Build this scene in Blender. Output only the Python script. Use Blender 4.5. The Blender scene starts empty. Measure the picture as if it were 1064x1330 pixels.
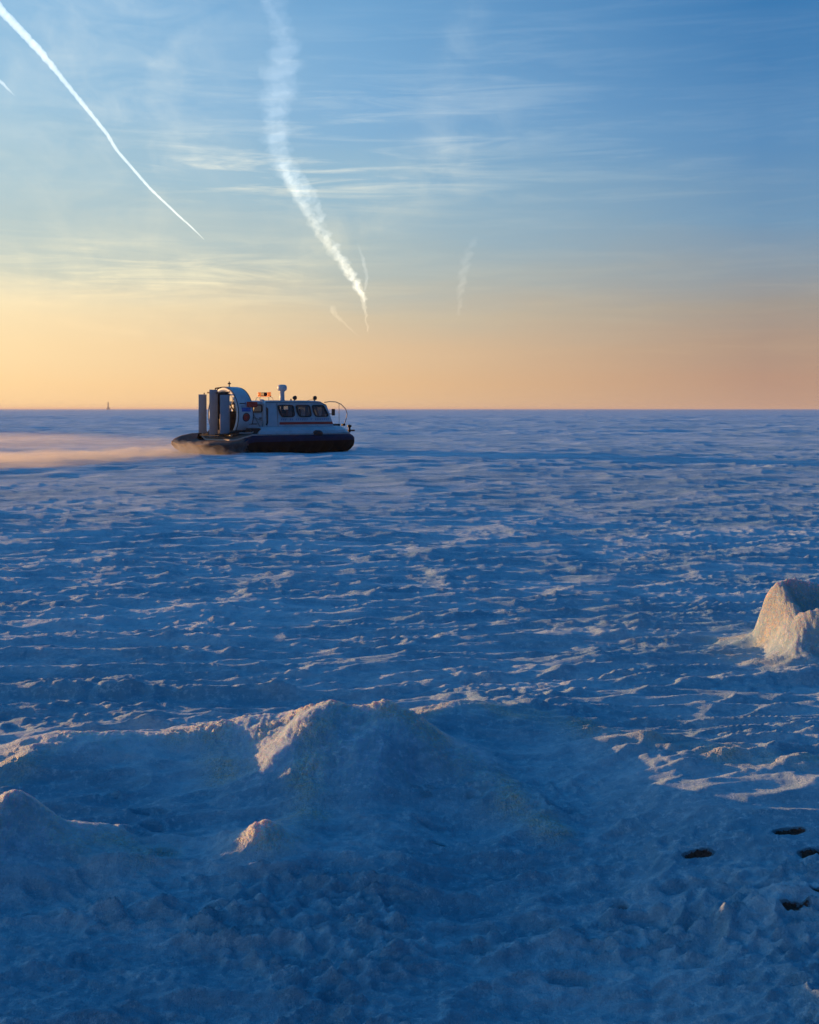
import bpy, bmesh, math, random
import numpy as np
from mathutils import Vector, Matrix
R = math.radians
sc = bpy.context.scene
col = sc.collection
PI = math.pi

# ------------------------------------------------------------------ camera
H = 2.5                       # eye height
F = 1500.0                    # focal length in photo pixels (1064 x 1330)
cam = bpy.data.cameras.new("camera")
cam.sensor_fit = 'VERTICAL'
cam.sensor_height = 36.0
cam.lens = 36.0 * F / 1330
cam.shift_y = -134.0 / 1330
cam.clip_start = 0.1
cam.clip_end = 400000
co = bpy.data.objects.new("camera", cam)
col.objects.link(co)
co.location = (0, 0, H)
co.rotation_euler = (R(90), 0, 0)
sc.camera = co

# ------------------------------------------------------------------ light
SUN_AZ, SUN_EL = -60.0, 4.7     # degrees right of the view direction (+Y), above the horizon
sl = bpy.data.lights.new("sun", 'SUN')
sl.energy = 5.0
sl.angle = R(0.5)
sl.color = (1.0, 0.50, 0.16)
so = bpy.data.objects.new("sun", sl)
col.objects.link(so)
sd = Vector((math.sin(R(SUN_AZ)) * math.cos(R(SUN_EL)), math.cos(R(SUN_AZ)) * math.cos(R(SUN_EL)), math.sin(R(SUN_EL))))
so.rotation_euler = sd.to_track_quat('Z', 'Y').to_euler()

sc.view_settings.view_transform = 'Standard'
sc.view_settings.look = 'None'
sc.view_settings.gamma = 1
sc.view_settings.exposure = 0.28


def lin(r, g, b, a=1.0):
    f = lambda c: (c / 255 / 12.92) if c <= 10 else ((c / 255 + 0.055) / 1.055) ** 2.4
    return (f(r), f(g), f(b), a)


class NT:
    """small helper to write node graphs as expressions"""
    def __init__(s, tree):
        s.t = tree
        s.n = tree.nodes
        s.l = tree.links

    def new(s, typ, **kw):
        n = s.n.new(typ)
        for k, v in kw.items():
            setattr(n, k, v)
        return n

    def put(s, sock, v):
        if hasattr(v, 'links') and hasattr(v, 'is_output'):
            s.l.new(v, sock)
        else:
            sock.default_value = v

    def m(s, op, a, b=None, c=None, clamp=False):
        n = s.new('ShaderNodeMath', operation=op, use_clamp=clamp)
        s.put(n.inputs[0], a)
        if b is not None: s.put(n.inputs[1], b)
        if c is not None: s.put(n.inputs[2], c)
        return n.outputs[0]

    def rng(s, v, a, b, c=0.0, d=1.0, smooth=True):
        n = s.new('ShaderNodeMapRange')
        n.interpolation_type = 'SMOOTHSTEP' if smooth else 'LINEAR'
        n.clamp = True
        s.put(n.inputs['Value'], v)
        s.put(n.inputs['From Min'], a); s.put(n.inputs['From Max'], b)
        s.put(n.inputs['To Min'], c); s.put(n.inputs['To Max'], d)
        return n.outputs[0]

    def mix(s, f, a, b, blend='MIX'):
        n = s.new('ShaderNodeMix', data_type='RGBA', blend_type=blend)
        s.put(n.inputs[0], f); s.put(n.inputs[6], a); s.put(n.inputs[7], b)
        return n.outputs[2]

    def ramp(s, f, stops, interp='LINEAR'):
        n = s.new('ShaderNodeValToRGB')
        cr = n.color_ramp
        cr.interpolation = interp
        while len(cr.elements) < len(stops):
            cr.elements.new(0.5)
        for e, (p, c) in zip(cr.elements, stops):
            e.position = p
        for e, (p, c) in zip(cr.elements, stops):
            e.color = c
        s.put(n.inputs[0], f)
        return n.outputs[0]

    def noise(s, vec, scale, detail=3, rough=0.5, dist=0.0):
        n = s.new('ShaderNodeTexNoise')
        s.put(n.inputs['Vector'], vec)
        s.put(n.inputs['Scale'], scale)
        n.inputs['Detail'].default_value = detail
        n.inputs['Roughness'].default_value = rough
        n.inputs['Distortion'].default_value = dist
        return n.outputs[0]

    def xyz(s, x, y, z):
        n = s.new('ShaderNodeCombineXYZ')
        s.put(n.inputs[0], x); s.put(n.inputs[1], y); s.put(n.inputs[2], z)
        return n.outputs[0]


# ------------------------------------------------------------------ sky
world = bpy.data.worlds.new("World")
sc.world = world
world.use_nodes = True
wt = world.node_tree
for n in list(wt.nodes): wt.nodes.remove(n)
W = NT(wt)
tc = W.new('ShaderNodeTexCoord')
sx = W.new('ShaderNodeSeparateXYZ')
W.l.new(tc.outputs['Generated'], sx.inputs[0])
X, Y, Z = sx.outputs
el = W.m('MULTIPLY', W.m('ARCSINE', Z), 180 / PI)              # elevation in degrees
az = W.m('MULTIPLY', W.m('ARCTAN2', X, Y), 180 / PI)           # azimuth in degrees, 0 = +Y, + to the right
dsun = W.m('ABSOLUTE', W.m('SUBTRACT', W.m('WRAP', W.m('SUBTRACT', az, SUN_AZ), 180.0, -180.0), 0.0))
# slow wobble so that the bands of the sky are not perfectly level
wob = W.noise(W.xyz(W.m('MULTIPLY', az, 0.04), W.m('MULTIPLY', el, 0.22), 0.0), 1.6, 4, 0.55)
elw = W.m('ADD', el, W.m('MULTIPLY', W.m('SUBTRACT', wob, 0.5), W.rng(el, 0.5, 6, 0.6, 2.6)))
elw = W.m('MAXIMUM', elw, 0.0)
fac = W.m('POWER', W.m('DIVIDE', elw, 90.0, clamp=True), 0.5)
P = lambda e: math.sqrt(e / 90.0)
ZEN = [(P(27), lin(64, 138, 200)), (P(42), lin(34, 126, 194)), (P(90), lin(6, 88, 150))]
ZENB = [(P(27), lin(4, 62, 118)), (P(42), lin(0, 66, 126)), (P(90), lin(0, 82, 148))]
r0 = W.ramp(fac, [(P(0), lin(235, 180, 115)), (P(3), lin(245, 205, 145)), (P(8), lin(225, 210, 175)), (P(14), lin(165, 200, 215)), (P(20), lin(120, 175, 215))] + ZEN)
r1 = W.ramp(fac, [(P(0), lin(246, 203, 150)), (P(1.2), lin(254, 214, 158)), (P(3), lin(252, 221, 170)), (P(4.8), lin(246, 226, 184)), (P(6.6), lin(208, 210, 192)), (P(8.5), lin(184, 201, 200)), (P(11), lin(170, 198, 209)), (P(14.5), lin(155, 194, 219)), (P(19), lin(138, 185, 221)), (P(22), lin(112, 165, 208))] + ZEN)
r2 = W.ramp(fac, [(P(0), lin(225, 188, 147)), (P(1.2), lin(228, 188, 142)), (P(3), lin(222, 191, 153)), (P(4.6), lin(206, 191, 164)), (P(6.2), lin(182, 188, 180)), (P(8), lin(168, 187, 191)), (P(11), lin(147, 183, 204)), (P(14.5), lin(124, 171, 210)), (P(19), lin(112, 163, 206)), (P(22), lin(96, 150, 198))] + ZEN)
r3 = W.ramp(fac, [(P(0), lin(190, 154, 134)), (P(1.5), lin(181, 146, 126)), (P(3), lin(172, 147, 130)), (P(4.6), lin(158, 150, 142)), (P(6.8), lin(138, 151, 162)), (P(9), lin(112, 149, 180)), (P(13), lin(88, 138, 184)), (P(19), lin(56, 118, 174)), (P(22), lin(50, 110, 168))] + ZEN)
r4 = W.ramp(fac, [(P(0), lin(14, 40, 70)), (P(4), lin(18, 48, 84)), (P(9), lin(12, 56, 100)), (P(20), lin(4, 60, 112))] + ZENB)
skyc = W.mix(W.rng(dsun, 15, 41, smooth=False), r0, r1)
skyc = W.mix(W.rng(dsun, 41, 58, smooth=False), skyc, r2)
skyc = W.mix(W.rng(dsun, 58, 77, smooth=False), skyc, r3)
skyc = W.mix(W.rng(dsun, 81, 150), skyc, r4)


def blob(a0, e0, sa, se, slope=0.0):
    """soft window in azimuth / elevation, leaning by slope"""
    da = W.m('SUBTRACT', az, a0)
    de = W.m('SUBTRACT', W.m('SUBTRACT', el, e0), W.m('MULTIPLY', da, slope))
    q = W.m('ADD', W.m('POWER', W.m('DIVIDE', da, sa), 2.0), W.m('POWER', W.m('DIVIDE', de, se), 2.0))
    return W.m('EXPONENT', W.m('MULTIPLY', q, -1.0))


def addm(*a):
    o = a[0]
    for b in a[1:]: o = W.m('ADD', o, b)
    return o


# cirrus: long level streaks and softer veils
cv = W.xyz(W.m('MULTIPLY', az, 0.09), W.m('MULTIPLY', el, 1.0), 3.7)
streak = W.rng(W.noise(cv, 1.5, 8, 0.62, 0.6), 0.42, 0.74)
cv2 = W.xyz(W.m('MULTIPLY', az, 0.16), W.m('MULTIPLY', el, 0.42), 9.1)
veil = W.rng(W.noise(cv2, 1.2, 6, 0.55, 0.9), 0.36, 0.72)
cv3 = W.xyz(W.m('ADD', W.m('MULTIPLY', az, 0.30), W.m('MULTIPLY', el, 0.16)), W.m('MULTIPLY', W.m('SUBTRACT', el, W.m('MULTIPLY', az, 0.55)), 0.22), 1.0)
wisp = W.rng(W.noise(cv3, 1.3, 7, 0.55, 0.45), 0.42, 0.78)
ms = addm(W.m('MULTIPLY', blob(-7, 11.5, 7.5, 1.3), 1.25), W.m('MULTIPLY', blob(-5, 14, 9, 2.6), 0.35), W.m('MULTIPLY', blob(6, 12, 10, 2.5), 0.11),
          W.m('MULTIPLY', blob(3, 16.5, 6, 2.2), 0.11), W.m('MULTIPLY', blob(-14, 6.4, 9, 1.5), 1.1), 0.06)
mv = addm(W.m('MULTIPLY', blob(-14.5, 15.5, 5.5, 6), 0.95), W.m('MULTIPLY', blob(-17, 5.8, 9, 2.0), 0.8), W.m('MULTIPLY', blob(0, 11.5, 5.5, 1.6, 0.55), 0.42),
          W.m('MULTIPLY', blob(2.4, 17.3, 1.4, 2.0, 1.6), 0.35), W.m('MULTIPLY', blob(-3.0, 8.6, 6.5, 0.9, 0.42), 0.35), W.m('MULTIPLY', blob(-13, 3.6, 7.5, 0.22, -0.14), 0.6))
# warm near the horizon, white higher up
cloud_col = W.ramp(W.m('DIVIDE', el, 24.0, clamp=True), [(0.0, lin(255, 212, 160)), (0.18, lin(255, 228, 180)), (0.27, lin(255, 244, 206)), (0.38, lin(240, 236, 212)), (0.55, lin(222, 233, 232)), (1.0, lin(196, 221, 240))])
cf = addm(W.m('MULTIPLY', streak, ms), W.m('MULTIPLY', W.m('ADD', W.m('MULTIPLY', veil, 0.5), W.m('MULTIPLY', wisp, 0.6)), mv))
cf = W.m('MULTIPLY', W.m('MINIMUM', cf, 1.0), W.rng(el, 0.5, 3.0, 0.0, 0.68))
skyc = W.mix(cf, skyc, cloud_col)
# fade of the extreme right / below the horizon
skyc = W.mix(W.rng(el, -0.3, -6.0), skyc, lin(40, 62, 100))
nish = W.new('ShaderNodeTexSky', sky_type='NISHITA')
nish.sun_disc = False
nish.sun_elevation = R(SUN_EL)
nish.sun_rotation = R(SUN_AZ)
nish.air_density = 1.0
nish.dust_density = 1.5
bg1 = W.new('ShaderNodeBackground'); W.l.new(skyc, bg1.inputs[0]); bg1.inputs[1].default_value = 0.85
bg2 = W.new('ShaderNodeBackground'); W.l.new(nish.outputs[0], bg2.inputs[0]); bg2.inputs[1].default_value = 0.0015
ad = W.new('ShaderNodeAddShader'); W.l.new(bg1.outputs[0], ad.inputs[0]); W.l.new(bg2.outputs[0], ad.inputs[1])
wo = W.new('ShaderNodeOutputWorld'); W.l.new(ad.outputs[0], wo.inputs[0])


# ------------------------------------------------------------------ materials
def mat(name, c, rough=0.6, metal=0.0, var=0.12, scale=3.0, bump=0.0, bscale=20.0, spec=0.5, coat=0.0, grime=None):
    m = bpy.data.materials.new(name)
    m.use_nodes = True
    g = NT(m.node_tree)
    b = g.n['Principled BSDF']
    t = g.new('ShaderNodeTexCoord').outputs['Object']
    nz = g.noise(t, scale, 5, 0.6)
    lo = tuple(x * (1 - var) for x in c[:3]) + (1,)
    hi = tuple(min(1, x * (1 + var)) for x in c[:3]) + (1,)
    cc = g.mix(g.rng(nz, 0.3, 0.7), lo, hi)
    if grime:
        n2 = g.noise(t, 2.2, 6, 0.65)
        cc = g.mix(g.rng(n2, 0.5, 0.75, 0, grime[1]), cc, grime[0])
    g.l.new(cc, b.inputs['Base Color'])
    g.l.new(g.rng(nz, 0.3, 0.7, rough * 0.85, min(1, rough * 1.15)), b.inputs['Roughness'])
    b.inputs['Metallic'].default_value = metal
    b.inputs['Specular IOR Level'].default_value = spec
    b.inputs['Coat Weight'].default_value = coat
    if bump:
        bn = g.new('ShaderNodeBump')
        g.l.new(g.noise(t, bscale, 4, 0.6), bn.inputs['Height'])
        bn.inputs['Distance'].default_value = bump
        g.l.new(bn.outputs[0], b.inputs['Normal'])
    return m


SNOW = (0.60, 0.74, 0.86, 1)


def snow_material(name, mound=False):
    m = bpy.data.materials.new(name)
    m.use_nodes = True
    g = NT(m.node_tree)
    b = g.n['Principled BSDF']
    pos = g.new('ShaderNodeNewGeometry').outputs['Position']
    a_sand = g.new('ShaderNodeAttribute', attribute_name='sand').outputs['Fac']
    a_ice = g.new('ShaderNodeAttribute', attribute_name='ice').outputs['Fac']
    mp = g.new('ShaderNodeMapping'); mp.inputs['Scale'].default_value = (0.42, 1.0, 1.0); mp.inputs['Rotation'].default_value = (0, 0, -0.12)
    g.l.new(pos, mp.inputs[0]); st = mp.outputs[0]
    n1 = g.m('ADD', g.m('MULTIPLY', g.noise(st, 0.55, 9, 0.72, 0.4), 0.5), g.m('MULTIPLY', g.noise(st, 0.05, 11, 0.97, 0.2), 0.5))
    n2 = g.noise(pos, 9.0, 5, 0.65)
    n3 = g.noise(pos, 70.0, 3, 0.6)
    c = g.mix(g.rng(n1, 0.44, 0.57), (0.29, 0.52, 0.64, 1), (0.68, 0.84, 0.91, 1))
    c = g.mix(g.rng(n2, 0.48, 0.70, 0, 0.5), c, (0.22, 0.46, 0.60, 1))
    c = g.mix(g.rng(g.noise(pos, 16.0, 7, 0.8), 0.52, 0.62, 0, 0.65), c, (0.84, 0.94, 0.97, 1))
    # dirty crest ice with its golden sun glow painted in, then dull grit
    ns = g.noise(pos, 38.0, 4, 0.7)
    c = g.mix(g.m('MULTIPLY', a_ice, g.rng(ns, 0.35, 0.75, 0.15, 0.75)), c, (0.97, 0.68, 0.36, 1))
    c = g.mix(g.rng(a_sand, 0.1, 0.34, 0, 0.7), c, (0.10, 0.15, 0.19, 1))
    # bare sand
    edge = g.m('ADD', a_sand, g.m('MULTIPLY', g.m('SUBTRACT', g.noise(pos, 26.0, 5, 0.7), 0.5), 1.5))
    sandc = g.mix(g.rng(n3, 0.3, 0.7), (0.07, 0.022, 0.012, 1), (0.20, 0.08, 0.05, 1))
    c = g.mix(g.rng(edge, 0.42, 0.62), c, sandc)
    g.l.new(c, b.inputs['Base Color'])
    b.inputs['Roughness'].default_value = 0.62
    b.inputs['Specular IOR Level'].default_value = 0.35
    g.l.new(g.m('SUBTRACT', 0.62, g.m('MULTIPLY', a_ice, 0.25)), b.inputs['Roughness'])
    if mound:
        g.l.new(g.m('MULTIPLY', g.new('ShaderNodeAttribute', attribute_name='deep').outputs['Fac'], 0.6), b.inputs['Subsurface Weight'])
        b.inputs['Subsurface Radius'].default_value = (1.0, 0.42, 0.2)
        b.inputs['Subsurface Scale'].default_value = 0.13
    # grain: fine crystals everywhere, coarser frozen beads on the ice crests
    vo = g.new('ShaderNodeTexVoronoi', feature='SMOOTH_F1')
    g.l.new(pos, vo.inputs['Vector'])
    vo.inputs['Scale'].default_value = 75.0
    h = g.m('ADD', g.m('MULTIPLY', g.noise(pos, 110.0, 3, 0.6), 0.45), g.m('MULTIPLY', g.noise(pos, 20.0, 6, 0.75), 1.5))
    h = g.m('ADD', h, g.m('MULTIPLY', g.m('MULTIPLY', g.m('SUBTRACT', 1.0, vo.outputs['Distance']), a_ice), 0.9))
    bn = g.new('ShaderNodeBump')
    bn.inputs['Distance'].default_value = 0.028
    bn.inputs['Strength'].default_value = 1.0
    g.l.new(h, bn.inputs['Height'])
    last = bn
    if not mound:
        # wind crust: broken relief at every size, from boot to boat
        h2 = g.noise(st, 0.9, 10, 0.74, 0.3)
        b2 = g.new('ShaderNodeBump')
        b2.inputs['Distance'].default_value = 0.20
        g.l.new(g.rng(g.new('ShaderNodeSeparateXYZ').outputs[0], 0, 1), b2.inputs['Strength'])
        sp = b2.inputs['Strength'].links[0].from_node.inputs[0].links[0].from_node
        g.l.new(pos, sp.inputs[0])
        mr = b2.inputs['Strength'].links[0].from_node
        g.l.new(sp.outputs[1], mr.inputs[0])
        mr.inputs['From Min'].default_value = 9.0; mr.inputs['From Max'].default_value = 40.0
        mr.inputs['To Min'].default_value = 0.12; mr.inputs['To Max'].default_value = 0.9
        g.l.new(h2, b2.inputs['Height'])
        g.l.new(bn.outputs[0], b2.inputs['Normal'])
        last = b2
    g.l.new(last.outputs[0], b.inputs['Normal'])
    return m


# ------------------------------------------------------------------ noise
rs = np.random.RandomState(11)
PERM = rs.permutation(4096).astype(np.int32)
ANG = (rs.rand(4096) * 2 * PI).astype(np.float32)
GX, GY = np.cos(ANG), np.sin(ANG)


def perlin(x, y, seed=0):
    xi = np.floor(x).astype(np.int32); yi = np.floor(y).astype(np.int32)
    fx = (x - xi).astype(np.float32); fy = (y - yi).astype(np.float32)
    u = fx * fx * fx * (fx * (fx * 6 - 15) + 10)
    v = fy * fy * fy * (fy * (fy * 6 - 15) + 10)

    def g(ix, iy, dx, dy):
        h = PERM[(PERM[(ix + seed * 131) & 4095] + iy) & 4095]
        return GX[h] * dx + GY[h] * dy
    a = g(xi, yi, fx, fy); b = g(xi + 1, yi, fx - 1, fy)
    c = g(xi, yi + 1, fx, fy - 1); d = g(xi + 1, yi + 1, fx - 1, fy - 1)
    return ((a + u * (b - a)) * (1 - v) + (c + u * (d - c)) * v) * 1.5


def sstep(a, b, x):
    t = np.clip((x - a) / (b - a), 0, 1)
    return t * t * (3 - 2 * t)


# ------------------------------------------------------------------ the ground grid: one sheet, finest where seen
def build_grid():
    azs = np.concatenate([np.arange(-180, -62, 1.5), np.arange(-62, -22, 0.22), np.arange(-22, 22, 0.052),
                          np.arange(22, 62, 0.3), np.arange(62, 180, 1.5)])
    ys = np.arange(0, 1.0, 1)
    fp = 1155.0
    rows = [0.6, 1.2, 1.8, 2.3, 2.8, 3.2, 3.6]
    rows += list(np.arange(3.75, 4.2, 0.03))
    s = fp * H / 4.2
    while s > 26:
        rows.append(fp * H / s)
        s -= 0.72 if s > 60 else 0.45
    r = rows[-1]
    while r < 60000:
        r *= 1.009 if r < 420 else (1.03 if r < 1500 else 1.12)
        rows.append(r)
    return np.array(rows), azs


rows, azs = build_grid()
NR, NA = len(rows), len(azs)
RR, AA = np.meshgrid(rows, np.radians(azs), indexing='ij')
GXx = (RR * np.sin(AA)).astype(np.float32).ravel()
GYy = (RR * np.cos(AA)).astype(np.float32).ravel()
Rr = RR.astype(np.float32).ravel()
drow = np.gradient(rows)
SP = np.repeat(drow.astype(np.float32)[:, None], NA, 1).ravel()     # radial spacing


def lod(wl):
    """weight of an octave of wavelength wl, faded where the sheet is too coarse for it"""
    return np.clip((wl / SP - 0.9) / 1.3, 0, 1)


def lod_mask(wl):
    w = lod(wl)
    return w, np.nonzero(w > 0)[0]


def add_oct(h, wx, wy, amp, seed, fn=None, rot=0.0, mask=None, warp=None):
    w, idx = lod_mask(min(wx, wy))
    if len(idx) == 0: return
    x = GXx[idx]; y = GYy[idx]
    if warp is not None:
        x = x + warp[0][idx]; y = y + warp[1][idx]
    c, s_ = math.cos(rot), math.sin(rot)
    u = (x * c + y * s_) / wx; v = (-x * s_ + y * c) / wy
    n = perlin(u + seed * 7.13, v - seed * 3.7, seed)
    if fn: n = fn(n)
    n = n * amp * w[idx]
    if mask is not None: n = n * mask[idx]
    h[idx] += n


ridge = lambda n: (1 - np.abs(n) * 2.2) ** 2 * np.sign(1 - np.abs(n) * 2.2)
h = np.zeros(len(Rr), np.float32)
YB = np.array([(-40, 6.0), (-6, 7.4), (-3.4, 7.6), (-2.8, 7.85), (-2.5, 8.2), (-1, 8.5), (0, 8.6), (.3, 9.1), (1.22, 9.0), (1.54, 8.65), (2.0, 8.25), (2.8, 7.9), (6, 7.6), (40, 7.0)])


def beach(x, y):
    """the shore falls away towards the viewer from a lip"""
    d = np.interp(x, YB[:, 0], YB[:, 1]) - y
    d = np.where(d > 0, d * d / (d + 0.35), 0)
    return -np.minimum(d, 5.0) * 0.175


base = beach(GXx, GYy).astype(np.float32)


def ground_at(px, py):
    y = F * H / (py - 531.0)
    for _ in range(30):
        x = (px - 532) / F * y
        y = F * (H - float(beach(x, y))) / (py - 531.0)
    return (px - 532) / F * y, y


wx_ = perlin(GXx / 2.6, GYy / 1.7, 41) * 0.20 + perlin(GXx / 0.9, GYy / 0.6, 42) * 0.05
wy_ = perlin(GXx / 3.2, GYy / 1.9, 43) * 0.22 + perlin(GXx / 1.0, GYy / 0.6, 44) * 0.06
warp = (wx_, wy_)
dlip = GYy - np.interp(GXx, YB[:, 0], YB[:, 1]).astype(np.float32)
field = sstep(-1.3, 0.3, dlip)                 # wind-packed field beyond the lip
fore = 1 - sstep(-1.0, 0.8, dlip)              # trodden crust on this side
fore2 = 1 - sstep(-1.7, -0.4, dlip)
patch = sstep(-0.35, 0.4, perlin(GXx / 5.5, GYy / 7.0, 50) + 0.5 * perlin(GXx / 2.1, GYy / 2.6, 51))
sharp = lambda n: (1 - np.minimum(np.abs(n) * 2.0, 1)) ** 1.6 - 0.35
add_oct(h, 9, 11, 0.08, 1)
add_oct(h, 34, 40, 0.12, 2)
add_oct(h, 4.2, 1.9, 0.052, 3, None, 0.12, field, warp)
add_oct(h, 3.8, 0.84, 0.080, 4, sharp, 0.15, field * (0.5 + 0.5 * patch), warp)
add_oct(h, 2.2, 0.48, 0.058, 5, sharp, 0.02, field * (0.6 + 0.4 * (1 - patch)), warp)
add_oct(h, 1.3, 0.29, 0.034, 21, sharp, 0.20, field, warp)
add_oct(h, 0.62, 0.18, 0.024, 23, sharp, -0.05, field, warp)
crumb = sstep(0.0, 0.45, perlin(GXx / 1.6, GYy / 1.1, 60) + 0.4 * perlin(GXx / 0.5, GYy / 0.4, 61))
add_oct(h, 0.46, 0.18, 0.022, 6, lambda n: np.abs(n) * 2, 0.1, field * (0.15 + crumb), warp)
add_oct(h, 0.22, 0.10, 0.016, 7, lambda n: np.abs(n) * 2, 0.0, field * (0.15 + crumb))
add_oct(h, 0.07, 0.055, 0.009, 8, None, 0.0, field * (0.2 + crumb))
# long-wave ice relief far away, so that the far field keeps streaks
far = sstep(40, 140, Rr)
add_oct(h, 22, 9, 0.16, 9, None, 0.03, far)
add_oct(h, 4.2, 1.8, 0.08, 26, sharp, 0.08, sstep(22, 50, Rr), warp)
add_oct(h, 8, 4, 0.12, 22, sharp, 0.05, sstep(30, 60, Rr))
add_oct(h, 18, 8, 0.20, 24, sharp, -0.03, sstep(70, 140, Rr))
add_oct(h, 130, 60, 0.75, 25, sharp, 0.03, sstep(500, 900, Rr))
add_oct(h, 60, 26, 0.40, 10, sharp, -0.02, sstep(120, 300, Rr))
# foreground crust
add_oct(h, 1.5, 0.9, 0.045, 12, None, 0.1, fore, warp)
add_oct(h, 1.0, 0.34, 0.060, 13, sharp, 0.2, fore * (0.35 + patch * 0.6), warp)
add_oct(h, 0.48, 0.20, 0.034, 14, None, 0.0, fore2, warp)
add_oct(h, 0.28, 0.10, 0.036, 18, sharp, 0.1, fore2 * (0.5 + crumb), warp)
add_oct(h, 0.13, 0.08, 0.018, 15, lambda n: np.abs(n) * 2, 0.0, fore2 * (0.5 + crumb))
add_oct(h, 0.06, 0.045, 0.011, 16, None, 0.0, fore2 * (0.6 + crumb))


def wpt(px, py, y):
    return ((px - 532) / F * y, y, H - (py - 531) / F * y)


# footprints and hollows pressed into the crust
def dent(px, py, sx, sy, depth, rim=0.25, rot=0.0):
    x0, y0 = ground_at(px, py)
    idx = np.nonzero((np.abs(GXx - x0) < 3 * sx) & (np.abs(GYy - y0) < 3 * sx))[0]
    dx = GXx[idx] - x0; dy = GYy[idx] - y0
    c, s_ = math.cos(rot), math.sin(rot)
    q = np.sqrt(((dx * c + dy * s_) / sx) ** 2 + ((-dx * s_ + dy * c) / sy) ** 2)
    q = q + 0.22 * perlin(GXx[idx] * 9, GYy[idx] * 9, 70)
    h[idx] += -depth * (1 - sstep(0.5, 1.0, q)) + depth * rim * np.exp(-((q - 1.15) / 0.22) ** 2)
    return idx, q


sand = np.zeros(len(Rr), np.float32)
for a in [(1025, 1093, .120, .044, .022), (908, 1124, .105, .034, .02), (1056, 1124, .10, .040, .022), (1034, 1200, .10, .030, .022), (1068, 1184, .07, .032, .02),
          (805, 1196, .07, .035, .03), (570, 1107, .07, .03, .02)]:
    idx, q = dent(*a)
    sand[idx] = np.maximum(sand[idx], (1 - sstep(0.45, 1.15, q)) * (1.0 if a[0] > 880 else 0.45))
for a in [(835, 1211, .15, .05, .035), (745, 1290, .16, .05, .04), (690, 1215, .16, .07, .03), (900, 1262, .12, .05, .035), (140, 1042, .10, .04, .035), (155, 1060, .10, .04, .03),
          (193, 1067, .13, .05, .045), (195, 1085, .10, .05, .04), (180, 1101, .09, .04, .03), (148, 1093, .09, .03, .03), (240, 1096, .08, .04, .03), (215, 1118, .12, .04, .035),
          (62, 1193, .14, .05, .05), (45, 1165, .1, .04, .03), (560, 1080, .12, .05, .03), (735, 1060, .14, .05, .03), (650, 1150, .1, .05, .02),
          (905, 1170, .20, .06, .03), (960, 1285, .12, .06, .03), (380, 1250, .18, .06, .03), (300, 1210, .14, .06, .03), (490, 1240, .14, .06, .03), (120, 1260, .16, .07, .03)]:
    dent(*a)
# packed snow drifts with a clear lip, lower right
def polydist(P, idx, x=None, y=None):
    """distance to a polyline, the parameter along it, and the side (+ = left of the line)"""
    if x is None: x = GXx[idx]; y = GYy[idx]
    best = np.full(len(x), 1e9, np.float32); par = np.zeros(len(x), np.float32); side = np.zeros(len(x), np.float32)
    for i in range(len(P) - 1):
        ax, ay = P[i]; bx, by = P[i + 1]
        dx, dy = bx - ax, by - ay
        L2 = dx * dx + dy * dy
        t = np.clip(((x - ax) * dx + (y - ay) * dy) / L2, 0, 1)
        qx = x - ax - t * dx; qy = y - ay - t * dy
        d = np.sqrt(qx * qx + qy * qy)
        m_ = d < best
        best[m_] = d[m_]; par[m_] = i + t[m_]
        side[m_] = np.sign(dx * qy - dy * qx)[m_]
    return best, par, side


for pts, ht in [([(700, 1250), (750, 1222), (850, 1196), (905, 1200), (960, 1222), (1010, 1208), (1064, 1200), (1120, 1190)], .05),
                ([(560, 1325), (700, 1305), (780, 1300), (850, 1310)], .035), ([(20, 1110), (120, 1140), (200, 1190), (260, 1200)], .04),
                ([(260, 1120), (330, 1095), (400, 1100), (450, 1130), (520, 1150), (640, 1120), (760, 1100)], .03)]:
    P_ = [ground_at(a, b) for a, b in pts]
    idx = np.nonzero((np.abs(GXx) < 5) & (GYy < 9) & (GYy > 3.5))[0]
    d, s_, sd_ = polydist(P_, idx)
    d = d + 0.05 * perlin(GXx[idx] * 4, GYy[idx] * 4, 71)
    h[idx] += ht * np.where(sd_ > 0, np.exp(-(np.maximum(d, 0) / 0.28) ** 1.5), np.exp(-(np.maximum(d, 0) / 0.07) ** 2)) * sstep(0, 0.5, s_) * sstep(0, 0.5, len(pts) - 1 - s_)

# ------------------------------------------------------------------ ice mounds pushed up along the shore
NEAR = np.nonzero((Rr > 3.5) & (Rr < 16) & (np.abs(GXx) < 11) & (GYy > 1))[0]
CS = 0.02
CX0, CY0, CNX, CNY = -5.5, 5.4, 610, 460
CXg, CYg = np.meshgrid(CX0 + np.arange(CNX) * CS, CY0 + np.arange(CNY) * CS, indexing='ij')
CXg = CXg.astype(np.float32).ravel(); CYg = CYg.astype(np.float32).ravel()
NW = 0.13 * perlin(CXg / 0.55, CYg / 0.5, 80) + 0.06 * perlin(CXg / 0.2, CYg / 0.2, 81)


def soften(a, sig):
    a = a.reshape(CNX, CNY)
    n = int(3 * sig / CS) + 1
    k_ = np.exp(-0.5 * (np.arange(-n, n + 1) * CS / sig) ** 2); k_ /= k_.sum()
    p = np.pad(a, ((n, n), (0, 0)), mode='edge')
    a = sum(k_[i] * p[i:i + CNX] for i in range(2 * n + 1))
    p = np.pad(a, ((0, 0), (n, n)), mode='edge')
    a = sum(k_[i] * p[:, i:i + CNY] for i in range(2 * n + 1))
    return a.ravel()


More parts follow.
